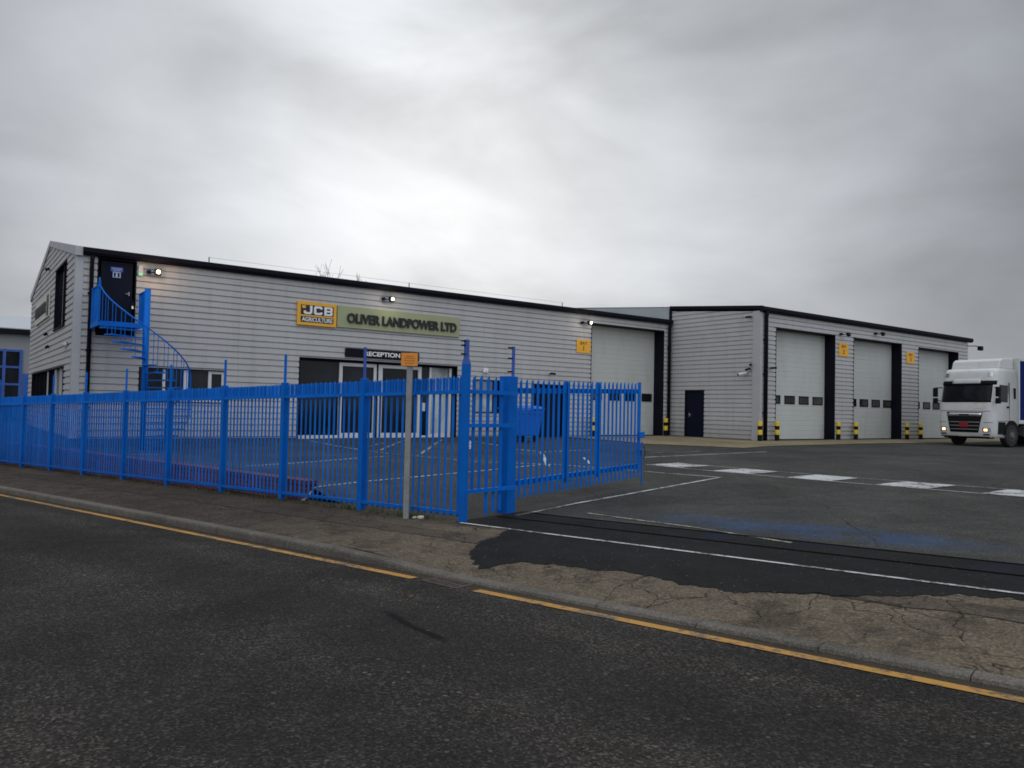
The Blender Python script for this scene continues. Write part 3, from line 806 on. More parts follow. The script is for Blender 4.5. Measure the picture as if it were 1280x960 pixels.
mb = MB(); mb.box(-5.6, 3.82, 30.01, 30.04, -1.2, 4.1); mb.build('pane', M['glass'], fw)

# ================================================================= signs on the walls
S = empty('maker_sign', (9.83, -.03, 3.9), 0, 'square amber and black sign with white letters beside the long green sign', 'sign')
mb = MB(); mb.box(9.83, 11.27, -.09, -.01, 3.91, 4.73); mb.build('backing_panel', M['signyellow'], S, bevel=.01)
mb = MB(); mb.box(9.95, 11.15, -.098, -.091, 4.28, 4.62); mb.box(9.95, 11.15, -.098, -.091, 4.02, 4.22); mb.build('dark_field', M['lettblack'], S)
mb = MB(); mb.box(9.99, 10.12, -.104, -.0985, 4.50, 4.60); mb.build('corner_mark', M['signyellow'], S)
def block_letter(x0, kind):
    y0_, y1_, z0, w, h, t = -.108, -.0985, 4.298, .31, .304, .085
    m = MB()
    if kind == 'J': m.prism([(x0 + w - t, z0 + h), (x0 + w, z0 + h), (x0 + w, z0 + .06), (x0 + w - .06, z0), (x0 + .05, z0), (x0, z0 + .04), (x0, z0 + .12), (x0 + t, z0 + .12), (x0 + t, z0 + t * .85), (x0 + w - t, z0 + t * .85)], 1, y0_, y1_)
    if kind == 'C': m.prism([(x0 + w, z0 + h - .10), (x0 + w, z0 + h - .04), (x0 + w - .05, z0 + h), (x0 + .05, z0 + h), (x0, z0 + h - .05), (x0, z0 + .05), (x0 + .05, z0), (x0 + w - .05, z0), (x0 + w, z0 + .04), (x0 + w, z0 + .10), (x0 + w - t, z0 + .10), (x0 + w - t, z0 + .075), (x0 + t, z0 + .075), (x0 + t, z0 + h - .075), (x0 + w - t, z0 + h - .075), (x0 + w - t, z0 + h - .10)], 1, y0_, y1_)
    if kind == 'B':
        m.prism([(x0, z0), (x0 + t, z0), (x0 + t, z0 + h), (x0, z0 + h)], 1, y0_, y1_)
        for a, b in ((z0, z0 + .066), (z0 + .121, z0 + .183), (z0 + h - .066, z0 + h)): m.prism([(x0 + t, a), (x0 + w - t, a), (x0 + w - t, b), (x0 + t, b)], 1, y0_, y1_)
        m.prism([(x0 + w - t, z0), (x0 + w - .04, z0), (x0 + w, z0 + .04), (x0 + w, z0 + .12), (x0 + w - .025, z0 + .152), (x0 + w, z0 + .185), (x0 + w, z0 + h - .04), (x0 + w - .04, z0 + h), (x0 + w - t, z0 + h)], 1, y0_, y1_)
    m.build('lettering', M['lettwhite'], S)
for k_, x0 in (('J', 10.05), ('C', 10.42), ('B', 10.80)): block_letter(x0, k_)
text('lettering', 'AGRICULTURE', .15, M['lettwhite'], S, wallmat(10.55, -.104, 4.12), .003, .004, 1.12, height=.15)
S = empty('company_sign', (11.3, -.03, 3.9), 0, 'long sage green fascia sign with black raised company lettering', 'sign')
mb = MB(); mb.box(11.31, 16.46, -.075, -.01, 3.94, 4.72); mb.build('backing_panel', M['signgreen'], S, bevel=.008)
text('lettering', 'OLIVER LANDPOWER LTD', .4, M['lettblack'], S, wallmat(13.98, -.10, 4.30), .016, .03, 4.62, height=.36)
S = empty('reception_sign', (11.66, -.03, 2.9), 0, 'dark navy sign with white lettering above the glazed entrance', 'sign')
mb = MB(); mb.box(11.66, 14.68, -.06, -.01, 2.90, 3.22); mb.build('backing_panel', M['navy'], S, bevel=.006)
text('lettering', 'RECEPTION', .2, M['lettwhite'], S, wallmat(13.13, -.066, 3.06), .006, .004, 1.46, height=.17)
for x0, x1, z0, z1, Y, num, lab in ((22.62, 23.44, 3.72, 4.31, 0, '1', 'amber bay sign on the showroom wall left of its tall white door'),
                                    (34.80, 35.62, 4.05, 4.69, BY, '2', 'amber bay sign between the first and second workshop doors'),
                                    (41.22, 42.04, 4.04, 4.66, BY, '3', 'amber bay sign between the second and third workshop doors')):
    S = empty('bay_sign', (x0, Y - .02, z0), 0, lab, 'sign', 'amber bay signs on the walls')
    mb = MB(); mb.box(x0, x1, Y - .03, Y - .005, z0, z1); mb.build('backing_panel', M['signyellow'], S, bevel=.004)
    text('lettering', 'BAY', .16, M['lettblack'], S, wallmat((x0 + x1) / 2, Y - .034, z1 - .15), .0, .003, .40, height=.14)
    text('lettering', num, .3, M['lettblack'], S, wallmat((x0 + x1) / 2, Y - .034, z0 + .22), .003, .003, None)
S = empty('door_sign', (4.18, .04, 4.9), 0, 'blue and white notice fixed to the dark upper door', 'sign')
mb = MB(); mb.box(4.02, 4.36, .040, .048, 5.06, 5.20); mb.build('blue_panel', paint('sign_blue', (.05, .08, .35), .5, .05, 3), S)
mb = MB(); mb.box(4.08, 4.30, .040, .048, 4.88, 5.055); mb.build('white_panel', paint('pale_sign_blue', (.35, .42, .62), .5, .05, 3), S)
mb = MB(); mb.box(4.05, 4.33, .036, .0395, 5.14, 5.165); mb.box(4.09, 4.29, .036, .0395, 5.09, 5.115); mb.build('line_marks', paint('sign_pale_lines', (.3, .35, .6), .5, .05, 3), S)
mb = MB(); mb.box(4.115, 4.16, .036, .0395, 4.90, 5.03); mb.box(4.22, 4.265, .036, .0395, 4.90, 5.03); mb.build('pictogram', M['navydoor'], S)
S = empty('gable_sign', (AX0 - .03, 8.5, 4.2), 0, 'pale sign with dark lettering on the gable end wall', 'sign')
mb = MB(); mb.box(AX0 - .06, AX0 - .01, 6.4, 11.3, 4.15, 5.0); mb.build('backing_panel', M['cream'], S)
mb = MB(); mb.box(AX0 - .075, AX0 - .061, 6.42, 7.0, 4.2, 4.95); mb.build('emblem_panel', paint('dark_green_panel', (.04, .07, .04), .5, .1, 3), S)
text('lettering', 'OLIVER LANDPOWER', .5, M['lettblack'], S, wallmat(AX0 - .075, 9.15, 4.57, '-x'), .03, .012, 3.9, height=.42)

# ================================================================= lamps, cameras, boxes
def floodlight(x, y, z, lens, lab, name='floodlight'):
    o = empty(name, (x, y, z), 0, lab, 'floodlight', 'floodlights under the eaves')
    mb = MB(); mb.box(x - .10, x - .01, y + .06, y + .2, z - .04, z + .06); mb.bar((x - .06, y + .10, z), (x + .12, y - .08, z - .02), .03, .03); mb.build('bracket', M['black'], o)
    mb = MB(); mb.prism([(y - .20, z - .085), (y - .10, z - .11), (y - .04, z + .07), (y - .17, z + .085)], 0, x + .06, x + .24); mb.build('housing', M['black'], o)
    c1 = Vector((x + .15, y - .205, z - .01)); nd = Vector((0, -1, -.22)).normalized()
    mb = MB(); mb.tube([c1, c1 + nd * .03, c1 + nd * .045], [.066, .06, .03], 20); mb.build('lens', lens, o, smooth=True)
    if lens in (M['lampwarm'], M['lampwhite']):
        pl_ = bpy.data.lights.new('lamp_light', 'POINT'); pl_.energy = 13 if lens is M['lampwarm'] else 8; pl_.shadow_soft_size = .08
        pl_.color = (1, .62, .28) if lens is M['lampwarm'] else (1, .85, .66)
        lo_ = bpy.data.objects.new('lamp_light', pl_); col.objects.link(lo_); lo_.parent = o; lo_.location = (.15, -.32, -.03)
    return o
floodlight(5.12, -.2, 5.14, M['lampwarm'], 'lit warm floodlight right of the upper door on the stair')
floodlight(13.16, -.2, 5.12, M['lampwhite'], 'lit floodlight above the green company sign')
floodlight(22.95, -.2, 5.06, M['lampwhite'], 'lit floodlight at the top left corner of the showroom bay door')
floodlight(34.95, BY - .2, 5.1, M['glassbrown'], 'unlit floodlight above the bay sign between first and second workshop doors')
floodlight(38.1, BY - .2, 5.36, M['glassbrown'], 'unlit floodlight above the second workshop door')
o = empty('corner_floodlight', (48.3, BY - .1, 5.3), 0, 'dark floodlight on an arm at the far end of the workshop', 'floodlight')
mb = MB(); mb.tube([(48.35, BY + .02, 5.42), (48.9, BY - .2, 5.45), (49.2, BY - .25, 5.4)], .025, 8); mb.build('arm', M['black'], o)
mb = MB(); mb.box(49.05, 49.4, BY - .4, BY - .2, 5.2, 5.45); mb.build('housing', M['black'], o, bevel=.02)
def cam_unit(p, d, m, lab, r=.045, L=.24):
    o = empty('security_camera', p, 0, lab, 'camera', 'security cameras on the walls')
    p = Vector(p); d = Vector(d).normalized()
    mb = MB(); mb.tube([p, p + Vector((d.x * .1, d.y * .1, .04))], .02, 8); mb.build('bracket', M['black'], o)
    q = p + Vector((d.x * .08, d.y * .08, .04))
    mb = MB(); mb.tube([q, q + d * L], r, 12); mb.build('body', m, o, smooth=False)
    mb = MB(); mb.tube([q + d * (L + .001), q + d * (L + .012)], r * .7, 12); mb.build('lens', M['glass'], o)
cam_unit((BX0 - .01, -4.72, 3.30), (-.8, -.4, -.12), M['black'], 'upper of the two black cameras on the workshop side wall')
cam_unit((BX0 - .01, -4.72, 3.12), (-.8, .2, -.25), M['black'], 'lower black camera on the workshop side wall above the white one')
cam_unit((BX0 - .01, -4.55, 2.93), (-.9, .35, -.2), M['white'], 'white bullet camera on the workshop side wall', .07, .42)
cam_unit((BX0 + .62, BY - .01, 3.16), (.55, -.8, .05), M['black'], 'black camera left of the first workshop door')
cam_unit((BX0 - .01, -4.78, 5.40), (-.7, .5, -.1), M['black'], 'black camera under the workshop eaves at the corner')
cam_unit((AX0 - .01, 7.1, 5.9), (-.5, -.8, -.3), M['black'], 'black camera high on the gable behind the tall window', .05, .16)
cam_unit((AX0 - .01, 7.0, 3.5), (-.4, -.8, -.3), M['black'], 'black camera in the middle of the gable wall', .05, .14)
cam_unit((AX0 - .01, 6.3, 3.0), (-.4, -.8, -.3), M['black'], 'lowest black camera on the gable wall', .05, .14)
cam_unit((21.1, -.01, 2.68), (.3, -.9, -.1), M['black'], 'small dark camera above the double door behind the gate')
o = empty('wall_lamp', (AX0, 1.5, 2.86), 0, 'white bulkhead lamp on the gable near the building corner', 'lamp')
mb = MB(); mb.box(AX0 - .10, AX0 - .004, 1.2, 1.8, 2.79, 2.9); mb.build('diffuser', M['white'], o, bevel=.03)
mb = MB(); mb.box(AX0 - .03, AX0 - .003, 1.15, 1.85, 2.9, 2.94); mb.build('cap', M['flashing'], o)
o = empty('exit_light', (4.83, -.02, 5.0), 0, 'white emergency light with green lens right of the upper door', 'lamp')
mb = MB(); mb.box(4.77, 4.90, -.07, -.004, 5.0, 5.33); mb.build('casing', M['white'], o, bevel=.01)
mb = MB(); mb.box(4.79, 4.88, -.076, -.0705, 5.01, 5.08); mb.build('indicator', M['greenlit'], o)
o = empty('alarm_box', (17.64, -.02, 2.6), 0, 'small white box on the wall above the square window', 'alarm box')
mb = MB(); mb.box(17.66, 17.88, -.08, -.004, 2.6, 2.79); mb.build('casing', M['lettwhite'], o, bevel=.015)
mb = MB(); mb.box(17.72, 17.82, -.085, -.0805, 2.64, 2.67); mb.build('vent', M['flashing'], o)

# roof safety line and a mast
o = empty('roof_safety_line', (7.7, RIDGE_Y, RIDGE_Z), 0, 'thin wire on short posts along the showroom ridge', 'safety line')
px = [8.7, 18.0, 27.6]
for x in px:
    mb = MB(); mb.cyl((x, RIDGE_Y, RIDGE_Z), (x, RIDGE_Y, RIDGE_Z + .27), .028, 8); mb.build('post', M['steel'], o)
mb = MB(); mb.tube([(x, RIDGE_Y, RIDGE_Z + .25) for x in px], .006, 6); mb.build('wire', M['steel'], o)

# ================================================================= blue spiral stair
PX, PY, RO = 4.78, -1.5, 1.28
gz0 = yz(PX, PY); LZ = 3.40
st = empty('spiral_staircase', (PX, PY, gz0), 0, 'blue steel spiral staircase climbing to the dark upper door', 'staircase')
mb = MB(); mb.cyl((PX, PY, gz0 - .05), (PX, PY, 4.42), .085, 16); mb.build('centre_pole', M['blue'], st, smooth=True)
mb = MB(); mb.box(PX - RO, PX + .02, PY + .0, -.02, LZ - .05, LZ); mb.box(PX - RO, PX, PY - .03, PY + .03, LZ - .14, LZ - .051); mb.box(PX - RO, PX - RO + .06, PY + .04, -.03, LZ - .14, LZ - .051)
ld = mb.build('landing', M['blue'], st)
NT = 17; a0 = 190; da = 13.2; rise = (LZ - gz0) / (NT + 1)
hp = []
for k in range(NT):
    aa = R(a0 + k * da); bb = R(a0 + (k + 1) * da + 3); z = LZ - (k + 1) * rise
    mb = MB(); P = [(PX, PY)] + [(PX + RO * math.cos(aa + (bb - aa) * t), PY + RO * math.sin(aa + (bb - aa) * t)) for t in (0, .33, .66, 1)]
    mb.prism(P, 2, z - .035, z); tr = mb.build('tread', M['blue'], st)
    m_ = (aa + bb) / 2; px_, py_ = PX + (RO - .03) * math.cos(m_), PY + (RO - .03) * math.sin(m_)
    hp.append((px_, py_, z + .95))
    for f_ in (.25, .75):
        q = aa + (bb - aa) * f_; x, y = PX + (RO - .03) * math.cos(q), PY + (RO - .03) * math.sin(q)
        mb = MB(); mb.cyl((x, y, z - .03), (x, y, z + .95 + rise * (.5 - f_)), .010, 6); mb.build('baluster', M['blue'], st)
mb = MB(); mb.tube([(PX - RO + .02, PY + .04, LZ + 1.22), (PX - RO + .02, PY - .02, LZ + 1.0)] + hp + [(hp[-1][0], hp[-1][1], hp[-1][2] - 1.0)], .020, 8); mb.build('handrail', M['blue'], st, smooth=True)
mb = MB()
for x in (PX - RO + .02,):
    for k in range(14):
        y = PY + .04 + k * .108; mb.box(x - .012, x + .012, y - .012, y + .012, LZ, LZ + 1.0)
    mb.box(x - .02, x + .02, PY, -.03, LZ + 1.0, LZ + 1.04); mb.box(x - .03, x + .03, PY - .03, PY + .03, LZ, LZ + 1.14)
mb.build('landing_guard', M['blue'], st)
mb = MB()
x = PX + .05
for k in range(14):
    y = PY + .04 + k * .108; mb.box(x - .012, x + .012, y - .012, y + .012, LZ - .05, LZ + 1.0)
mb.box(x - .02, x + .02, PY, -.03, LZ + 1.0, LZ + 1.04); mb.box(x - .16, x - .1, PY, PY + .06, LZ, LZ + .95)
mb.build('landing_guard', M['blue'], st)

# ================================================================= bollards
def bollard(x, y, lab, first=[None]):
    z = yz(x, y) + .02
    if first[0] is None:
        o = empty('bollard', (x, y, z), 0, lab, 'bollard', 'striped bollards guarding the door jambs')
        mb = MB(); mb.cyl((0, 0, -.1), (0, 0, .86), .10, 18); mb.build('post', M['black'], o, local=True, smooth=False, bevel=.012)
        for z0, z1 in ((.28, .50), (.66, .862)):
            mb = MB(); mb.cyl((0, 0, z0), (0, 0, z1), .106, 18); mb.build('yellow_band', M['yellow'], o, local=True, bevel=.012)
        first[0] = o; return
    c = copy_tree(first[0]); c.location = (x, y, z); c['label'] = lab
for x, y, lab in ((28.40, -5.42, 'striped bollard at the grey corner flashing of the workshop'),
                  (29.62, -5.42, 'striped bollard left of the first workshop door'),
                  (34.42, -5.42, 'striped bollard right of the first workshop door'),
                  (35.95, -5.42, 'striped bollard left of the second workshop door'),
                  (40.86, -5.42, 'striped bollard right of the second workshop door'),
                  (42.3, -5.42, 'striped bollard left of the third workshop door nearest the lorry'),
                  (23.36, -.35, 'striped bollard behind the gate left of the showroom bay door'),
                  (28.05, -.35, 'striped bollard right of the showroom bay door by the downpipe')):
    bollard(x, y, lab)

# ================================================================= railing fence along the pavement
def LP(s, n, z): return (s, -n, z)      # local frame of everything laid out along the fence
FE = empty('railing_fence', (C0[0], C0[1], 0), ANG, 'long blue steel railing fence along the pavement', 'fence')
WMF = WM[FE.name]
PS = [0, 2.20, 4.38, 6.40, 8.60, 10.73, 13.0, 15.15, 17.3, 19.45]; NB, HF = 9, 2.0
def fz(s): return float(zf(s))
for i in range(NB + 1):
    s = PS[i]; z = fz(s); big = i == 0
    mb = MB(); w = .047 if big else .048
    mb.box(s - w, s + w, -w, w, z - .3, z + (2.16 if big else HF + .03))
    pt = mb.build('post', M['blue'], FE, local=True, bevel=.006)
    mb = MB(); top = z + (2.50 if big else 2.52); aw = .026 if big else .017
    if big: mb.add([(s - w, -w, z + 2.161), (s + w, -w, z + 2.161), (s + w, w, z + 2.161), (s - w, w, z + 2.161), (s - aw, -aw, z + 2.26), (s + aw, -aw, z + 2.26), (s + aw, aw, z + 2.26), (s - aw, aw, z + 2.26)], [(0, 1, 2, 3), (4, 5, 6, 7), (0, 1, 5, 4), (1, 2, 6, 5), (2, 3, 7, 6), (3, 0, 4, 7)])
    mb.box(s - aw, s + aw, -aw, aw, z + (2.262 if big else HF + .031), top)
    mb.build('extension_arm', M['bluearm'] if i < 2 else M['blue'], pt, local=True)
    if i == 0:
        for zz in (2.30, 2.42, 2.48):
            mb = MB(); mb.cyl((s, .02, z + zz), (s + .03, .075, z + zz), .012, 8); mb.build('insulator', M['black'], pt, local=True)
for i in range(NB):
    s0 = PS[i] + .052; s1 = PS[i + 1] - .052; mb = MB()
    k = 16
    for j in range(k):
        s = s0 + (s1 - s0) * (j + .5) / k; z = fz(s); hw = .026
        dz = random.uniform(-.004, .004); tl = random.uniform(-.004, .004)
        # folded pale with a pointed head
        mb.add([(s - hw, -.012, z + .06), (s, -.030, z + .06), (s + hw, -.012, z + .06), (s, .004, z + .06),
                (s - hw + tl, -.012, z + HF - .03 + dz), (s + tl, -.030, z + HF - .03 + dz), (s + hw + tl, -.012, z + HF - .03 + dz), (s + tl, .004, z + HF - .03 + dz), (s + tl, -.014, z + HF + .012 + dz)],
               [(0, 1, 5, 4), (1, 2, 6, 5), (2, 3, 7, 6), (3, 0, 4, 7), (4, 5, 8), (5, 6, 8), (6, 7, 8), (7, 4, 8), (3, 2, 1, 0)])
        if j < k - 1:
            s2 = s0 + (s1 - s0) * (j + 1) / k; z = fz(s2); hw = .022
            mb.box(s2 - hw, s2 + hw, -.026, -.006, z + HF - .24, z + HF - .01 + dz)
    for zz, h, d in ((HF - .245, .05, .03), (.10, .045, .03)):
        a, b = fz(s0) + zz, fz(s1) + zz
        mb.add([(s0, .006, a), (s1, .006, b), (s1, .006 + d, b), (s0, .006 + d, a), (s0, .006, a + h), (s1, .006, b + h), (s1, .006 + d, b + h), (s0, .006 + d, a + h)],
               [(3, 2, 1, 0), (4, 5, 6, 7), (0, 1, 5, 4), (1, 2, 6, 5), (2, 3, 7, 6), (3, 0, 4, 7)])
    mb.build('railing_panel', M['blue'], FE, local=True, fixn=True)

# short palisade return between the corner post and the gate post
def pale(mb, c, t, z0, z1, w=.07, d=.034):
    """W-section pale at point c facing across direction t, with a split pointed head"""
    c = Vector((c[0], c[1], 0)); t = Vector((t[0], t[1], 0)).normalized(); nrm = Vector((-t.y, t.x, 0))
    prof = [(-w / 2, 0), (-w / 5, d * .8), (0, d * .45), (w / 5, d * .8), (w / 2, 0)]; th = -.006
    ring = [c + t * a + nrm * b for a, b in prof] + [c + t * a + nrm * (b + th) for a, b in prof[::-1]]
    n = len(ring); hs = [z0, z1 - .07]
    vs = [(p.x, p.y, h) for h in hs for p in ring]
    tips = [c + t * (a * .55) + nrm * b for a, b in prof] + [c + t * (a * .55) + nrm * (b + th) for a, b in prof[::-1]]
    tz = [z1 - .035, z1 - .02, z1, z1 - .02, z1 - .035]; tz = tz + tz[::-1]
    vs += [(p.x, p.y, h) for p, h in zip(tips, tz)]
    fs = [tuple(range(n))[::-1], tuple(2 * n + i for i in range(n))]
    for L in (0, 1):
        fs += [(L * n + i, L * n + (i + 1) % n, (L + 1) * n + (i + 1) % n, (L + 1) * n + i) for i in range(n)]
    mb.add(vs, fs)
zc = fz(0)
RETN = (.20, .34, .49, .645, .78)
PR = empty('palisade_return', (C0[0], C0[1], 0), ANG, 'short blue palisade section between corner post and gate post', 'fence')
for j, n in enumerate(RETN):
    mb = MB(); pale(mb, (.03, -n), (0, 1), zc + (.40 if j < 2 else .02 + .02 * j), zc + 2.02 + random.uniform(-.01, .01), .062, .028); mb.build('pale', M['blue'], PR, local=True)
for z in (.38, 1.29, 1.76):
    mb = MB(); mb.box(-.02, .022, -1.10, -.07, zc + z, zc + z + .055); mb.build('rail', M['blue'], PR, local=True)

# gate: post, swung leaf
gpx, gpy = xy(.22, 1.15)
GT = empty('palisade_gate', (gpx, gpy, 0), 0, 'blue palisade gate standing open with its leaf swung into the yard', 'gate')
mb = MB(); pr_ = ANG
def rotbox(mb, cx, cy, w, d, z0, z1, ang):
    c, s_ = math.cos(ang), math.sin(ang)
    P = [(cx + c * a * w / 2 - s_ * b * d / 2, cy + s_ * a * w / 2 + c * b * d / 2) for a, b in ((-1, -1), (1, -1), (1, 1), (-1, 1))]
    mb.prism(P, 2, z0, z1)
rotbox(mb, gpx, gpy, .20, .20, zc - .3, 1.63, ANG); gp = mb.build('gate_post', M['blue'], GT, bevel=.008)
mb = MB(); ax, ay = xy(.18, 1.20)
rotbox(mb, ax, ay, .035, .035, 1.631, 2.08, ANG); mb.build('extension_arm', M['bluearm'], gp)
for z in (1.70, 1.90, 2.06):
    mb = MB(); mb.cyl((ax - .01, ay, z), (ax - .085, ay + .02, z), .012, 8); mb.build('insulator', M['black'], gp)
LX1, LY1 = 11.36, -15.02
ld_ = Vector((LX1 - gpx, LY1 - gpy, 0)); LL = ld_.length; ld_.normalize()
LA = math.atan2(ld_.y, ld_.x)
lf0 = .16
def lpt(t): return (gpx + ld_.x * t, gpy + ld_.y * t)
def lbar(mb, t0, t1, z0, z1, d, off=0.0):
    a = lpt(t0); b = lpt(t1); nx, ny = -ld_.y * off, ld_.x * off
    mb.prism([(a[0] + nx - ld_.y * -d / 2, a[1] + ny - ld_.x * d / 2), (b[0] + nx + ld_.y * d / 2, b[1] + ny - ld_.x * d / 2), (b[0] + nx - ld_.y * d / 2, b[1] + ny + ld_.x * d / 2), (a[0] + nx - ld_.y * d / 2, a[1] + ny + ld_.x * d / 2)], 2, z0, z1)
mb = MB()
def lz(t, z): return z + .13 * max(0, t) / LL * (.45 + .55 * (z > .8))
for z in (1.42, .01):
    a = lpt(lf0 + .06); b = lpt(LL - .06); mb.bar((a[0] - ld_.y * .03, a[1] + ld_.x * .03, z), (b[0] - ld_.y * .03, b[1] + ld_.x * .03, lz(LL, z)), .045, .085)
for t in (lf0 + .03, LL - .03, lf0 + 1.62, lf0 + 2.78): lbar(mb, t - .03, t + .03, lz(t, -.10), lz(t, 1.58 if t > 1 and t < LL - .2 else 1.60), .05, .03)
leaf = mb.build('gate_leaf', M['blue'], GT)
npal = 27
for k in range(npal):
    t = lf0 + .16 + (LL - lf0 - .30) * k / (npal - 1); q = lpt(t)
    mb = MB(); pale(mb, (q[0] + ld_.y * .01, q[1] - ld_.x * .01), (ld_.x, ld_.y), lz(t, -.22), lz(t, 1.60), .072, -.012); mb.build('pale', M['blue'], leaf)
mb = MB(); q = lpt(LL - .10); mb.cyl((q[0] + .04, q[1] - .06, .55), (q[0] + .04, q[1] - .06, yz(*q) + .01), .016, 8); mb.bar((q[0] + .04, q[1] - .06, .40), (q[0] - .12, q[1] - .12, .40), .02, .02); mb.build('drop_bolt', M['blue'], leaf)
for z in (1.05, -.02):
    mb = MB(); a = lpt(.06); b = lpt(.22); mb.bar((a[0], a[1], z), (b[0], b[1], z), .04, .09); mb.cyl((a[0] + .03, a[1] + .01, z - .09), (a[0] + .03, a[1] + .01, z + .09), .028, 10); mb.build('hinge', M['blue'], leaf)
mb = MB(); q = lpt(LL - .06); mb.box(q[0] - .09, q[0] + .06, q[1] - .09, q[1] - .05, .62, .74); mb.build('lock_box', M['blue'], leaf)
mb = MB(); q = lpt(LL - .02); mb.tube([(q[0] + .06 * math.sin(a) + .03, q[1] - .05, .33 + .13 * math.cos(a)) for a in frange(0, 6.1, .4)], .007, 6); mb.build('chain_loop', M['black'], leaf)

# grey sign post with small orange sign
sx, sy = xy(.92, -.21); sz = pav(.92, -.21)
SPo = empty('sign_post', (sx, sy, sz), 0, 'grey metal post with a small orange sign in front of the blue fence', 'sign post')
mb = MB(); rotbox(mb, sx, sy, .082, .082, sz - .2, 1.885, R(-34)); mb.build('post', M['post'], SPo, bevel=.008)
mb = MB(); vx, vy = math.sin(R(36)), math.cos(R(36)); rx_, ry_ = vy, -vx
cxs, cys = sx - vx * .06, sy - vy * .06
rotbox(mb, cxs, cys, .235, .016, 1.72, 1.905, R(-36)); pl = mb.build('sign_plate', M['signorange'], SPo, bevel=.004)
M['print'] = paint('faded_brown_print', (.34, .13, .02), .6, .1, 5)
for z, w in ((1.86, .11), (1.83, .16), (1.795, .15), (1.76, .13)):
    mb = MB()
    for k_ in range(4):
        o_ = (k_ - 1.5) * w / 4
        rotbox(mb, cxs - vx * .0095 + rx_ * o_, cys - vy * .0095 + ry_ * o_, w / 4 * .74, .003, z - .007, z + .007, R(-36))
    mb.build('faded_print', M['print'], pl)


# ================================================================= low brick retaining wall behind the fence
RW = empty('retaining_wall', (C0[0], C0[1], 0), ANG, 'low red brick wall running just behind the blue fence', 'wall')
mb = MB(); mb.box(3.98, 19.4, -.43, -.21, -1.4, -.235); mb.build('brickwork', M['brick'], RW, local=True)
mb = MB(); mb.box(3.95, 19.42, -.45, -.19, -.234, -.165); mb.build('coping', M['brick'], RW, local=True, bevel=.008)

# ================================================================= wheeled bin behind the gate
bx, by = 17.45, -2.9; bz = yz(bx, by)
BN = empty('wheeled_bin', (bx, by, bz), R(8), 'large blue four wheeled bin behind the gate', 'bin')
mb = MB(); mb.add([(-.58, -.42, .22), (.58, -.42, .22), (.58, .42, .22), (-.58, .42, .22), (-.66, -.52, 1.18), (.66, -.52, 1.18), (.66, .52, 1.18), (-.66, .52, 1.18)],
                  [(3, 2, 1, 0), (4, 5, 6, 7), (0, 1, 5, 4), (1, 2, 6, 5), (2, 3, 7, 6), (3, 0, 4, 7)]); mb.build('body', M['binblue'], BN, local=True, bevel=.04)
mb = MB(); mb.prism([(-.58, 1.19), (.56, 1.19), (.56, 1.24), (.2, 1.34), (-.3, 1.34), (-.58, 1.25)], 0, -.70, .70); mb.build('lid', M['binblue'], BN, local=True, bevel=.03)
mb = MB(); mb.cyl((-.62, -.60, 1.08), (.62, -.60, 1.08), .02, 8); mb.bar((-.5, -.6, 1.08), (-.5, -.5, 1.08), .03, .03); mb.bar((.5, -.6, 1.08), (.5, -.5, 1.08), .03, .03); mb.build('handle', M['binblue'], BN, local=True)
for wx in (-.45, .45):
    for wy in (-.32, .32):
        mb = MB(); mb.cyl((wx - .03, wy, .10), (wx + .03, wy, .10), .10, 14); mb.box(wx - .05, wx + .05, wy - .03, wy + .03, .19, .23); mb.build('wheel', M['rubber'], BN, local=True)

# ================================================================= gully grate in the road gutter
g0 = (-2.12, -2.37); gx, gy = xy(*g0); ggz = roadz(*g0)
GG = empty('gully_grate', (gx, gy, ggz), ANG, 'rusty iron gully grate set in the gutter beside the kerb', 'drain cover')
M['rust'] = paint('rusty_cast_iron', (.055, .038, .030), .8, .4, 14)
def gl(mb, x0, x1, y0, y1, z0, z1): mb.box(x0, x1, y0, y1, z0, z1)
mb = MB(); mb.box(-.24, .24, -.125, -.10, -.02, .012); mb.box(-.24, .24, .10, .125, -.02, .012); mb.box(-.24, -.215, -.099, .099, -.02, .012); mb.box(.215, .24, -.099, .099, -.02, .012); mb.build('frame', M['rust'], GG, local=True)
mb = MB()
for k in range(8): x = -.19 + k * .054; mb.box(x - .012, x + .012, -.099, .099, -.02, .010)
mb.box(-.21, .21, -.008, .008, -.015, .009); mb.build('bars', M['rust'], GG, local=True)
mb = MB(); mb.box(-.235, .235, -.12, .12, .003, .0045); mb.build('pit_shade', M['black'], GG, local=True)  # flat black sheet standing in for the shade inside the pit

# weeds, stones, leaves
mb = MB(); rnd = random.Random(3)
for _ in range(900):
    s = rnd.choice([rnd.uniform(.3, 4.6), rnd.uniform(.3, 2.6), rnd.uniform(4, 12)]); n = rnd.gauss(-.06, .045)
    dens = mnoise.noise(Vector((s * 1.7, 5, 2)))
    if dens < -.05: continue
    z = pav(s, n); h = rnd.uniform(.02, .085) * (1 if s < 5 else .6); a = rnd.uniform(0, 6.28); l = rnd.uniform(.01, .06)
    b = (s + l * math.cos(a), -n + l * math.sin(a)); w = rnd.uniform(.004, .010); c, d = -math.sin(a) * w, math.cos(a) * w
    mb.add([(s + c, -n + d, z - .003), (s - c, -n - d, z - .003), (b[0] - c * .4, b[1] - d * .4, z + h), (b[0] + c * .4, b[1] + d * .4, z + h * .96)], [(0, 1, 2, 3)])
o = mb.build('weeds', M['weed'], None, fixn=False); o.matrix_world = road_root_mat; tag(o, kind='stuff'); o['label'] = 'sparse green weeds along the foot of the blue fence'
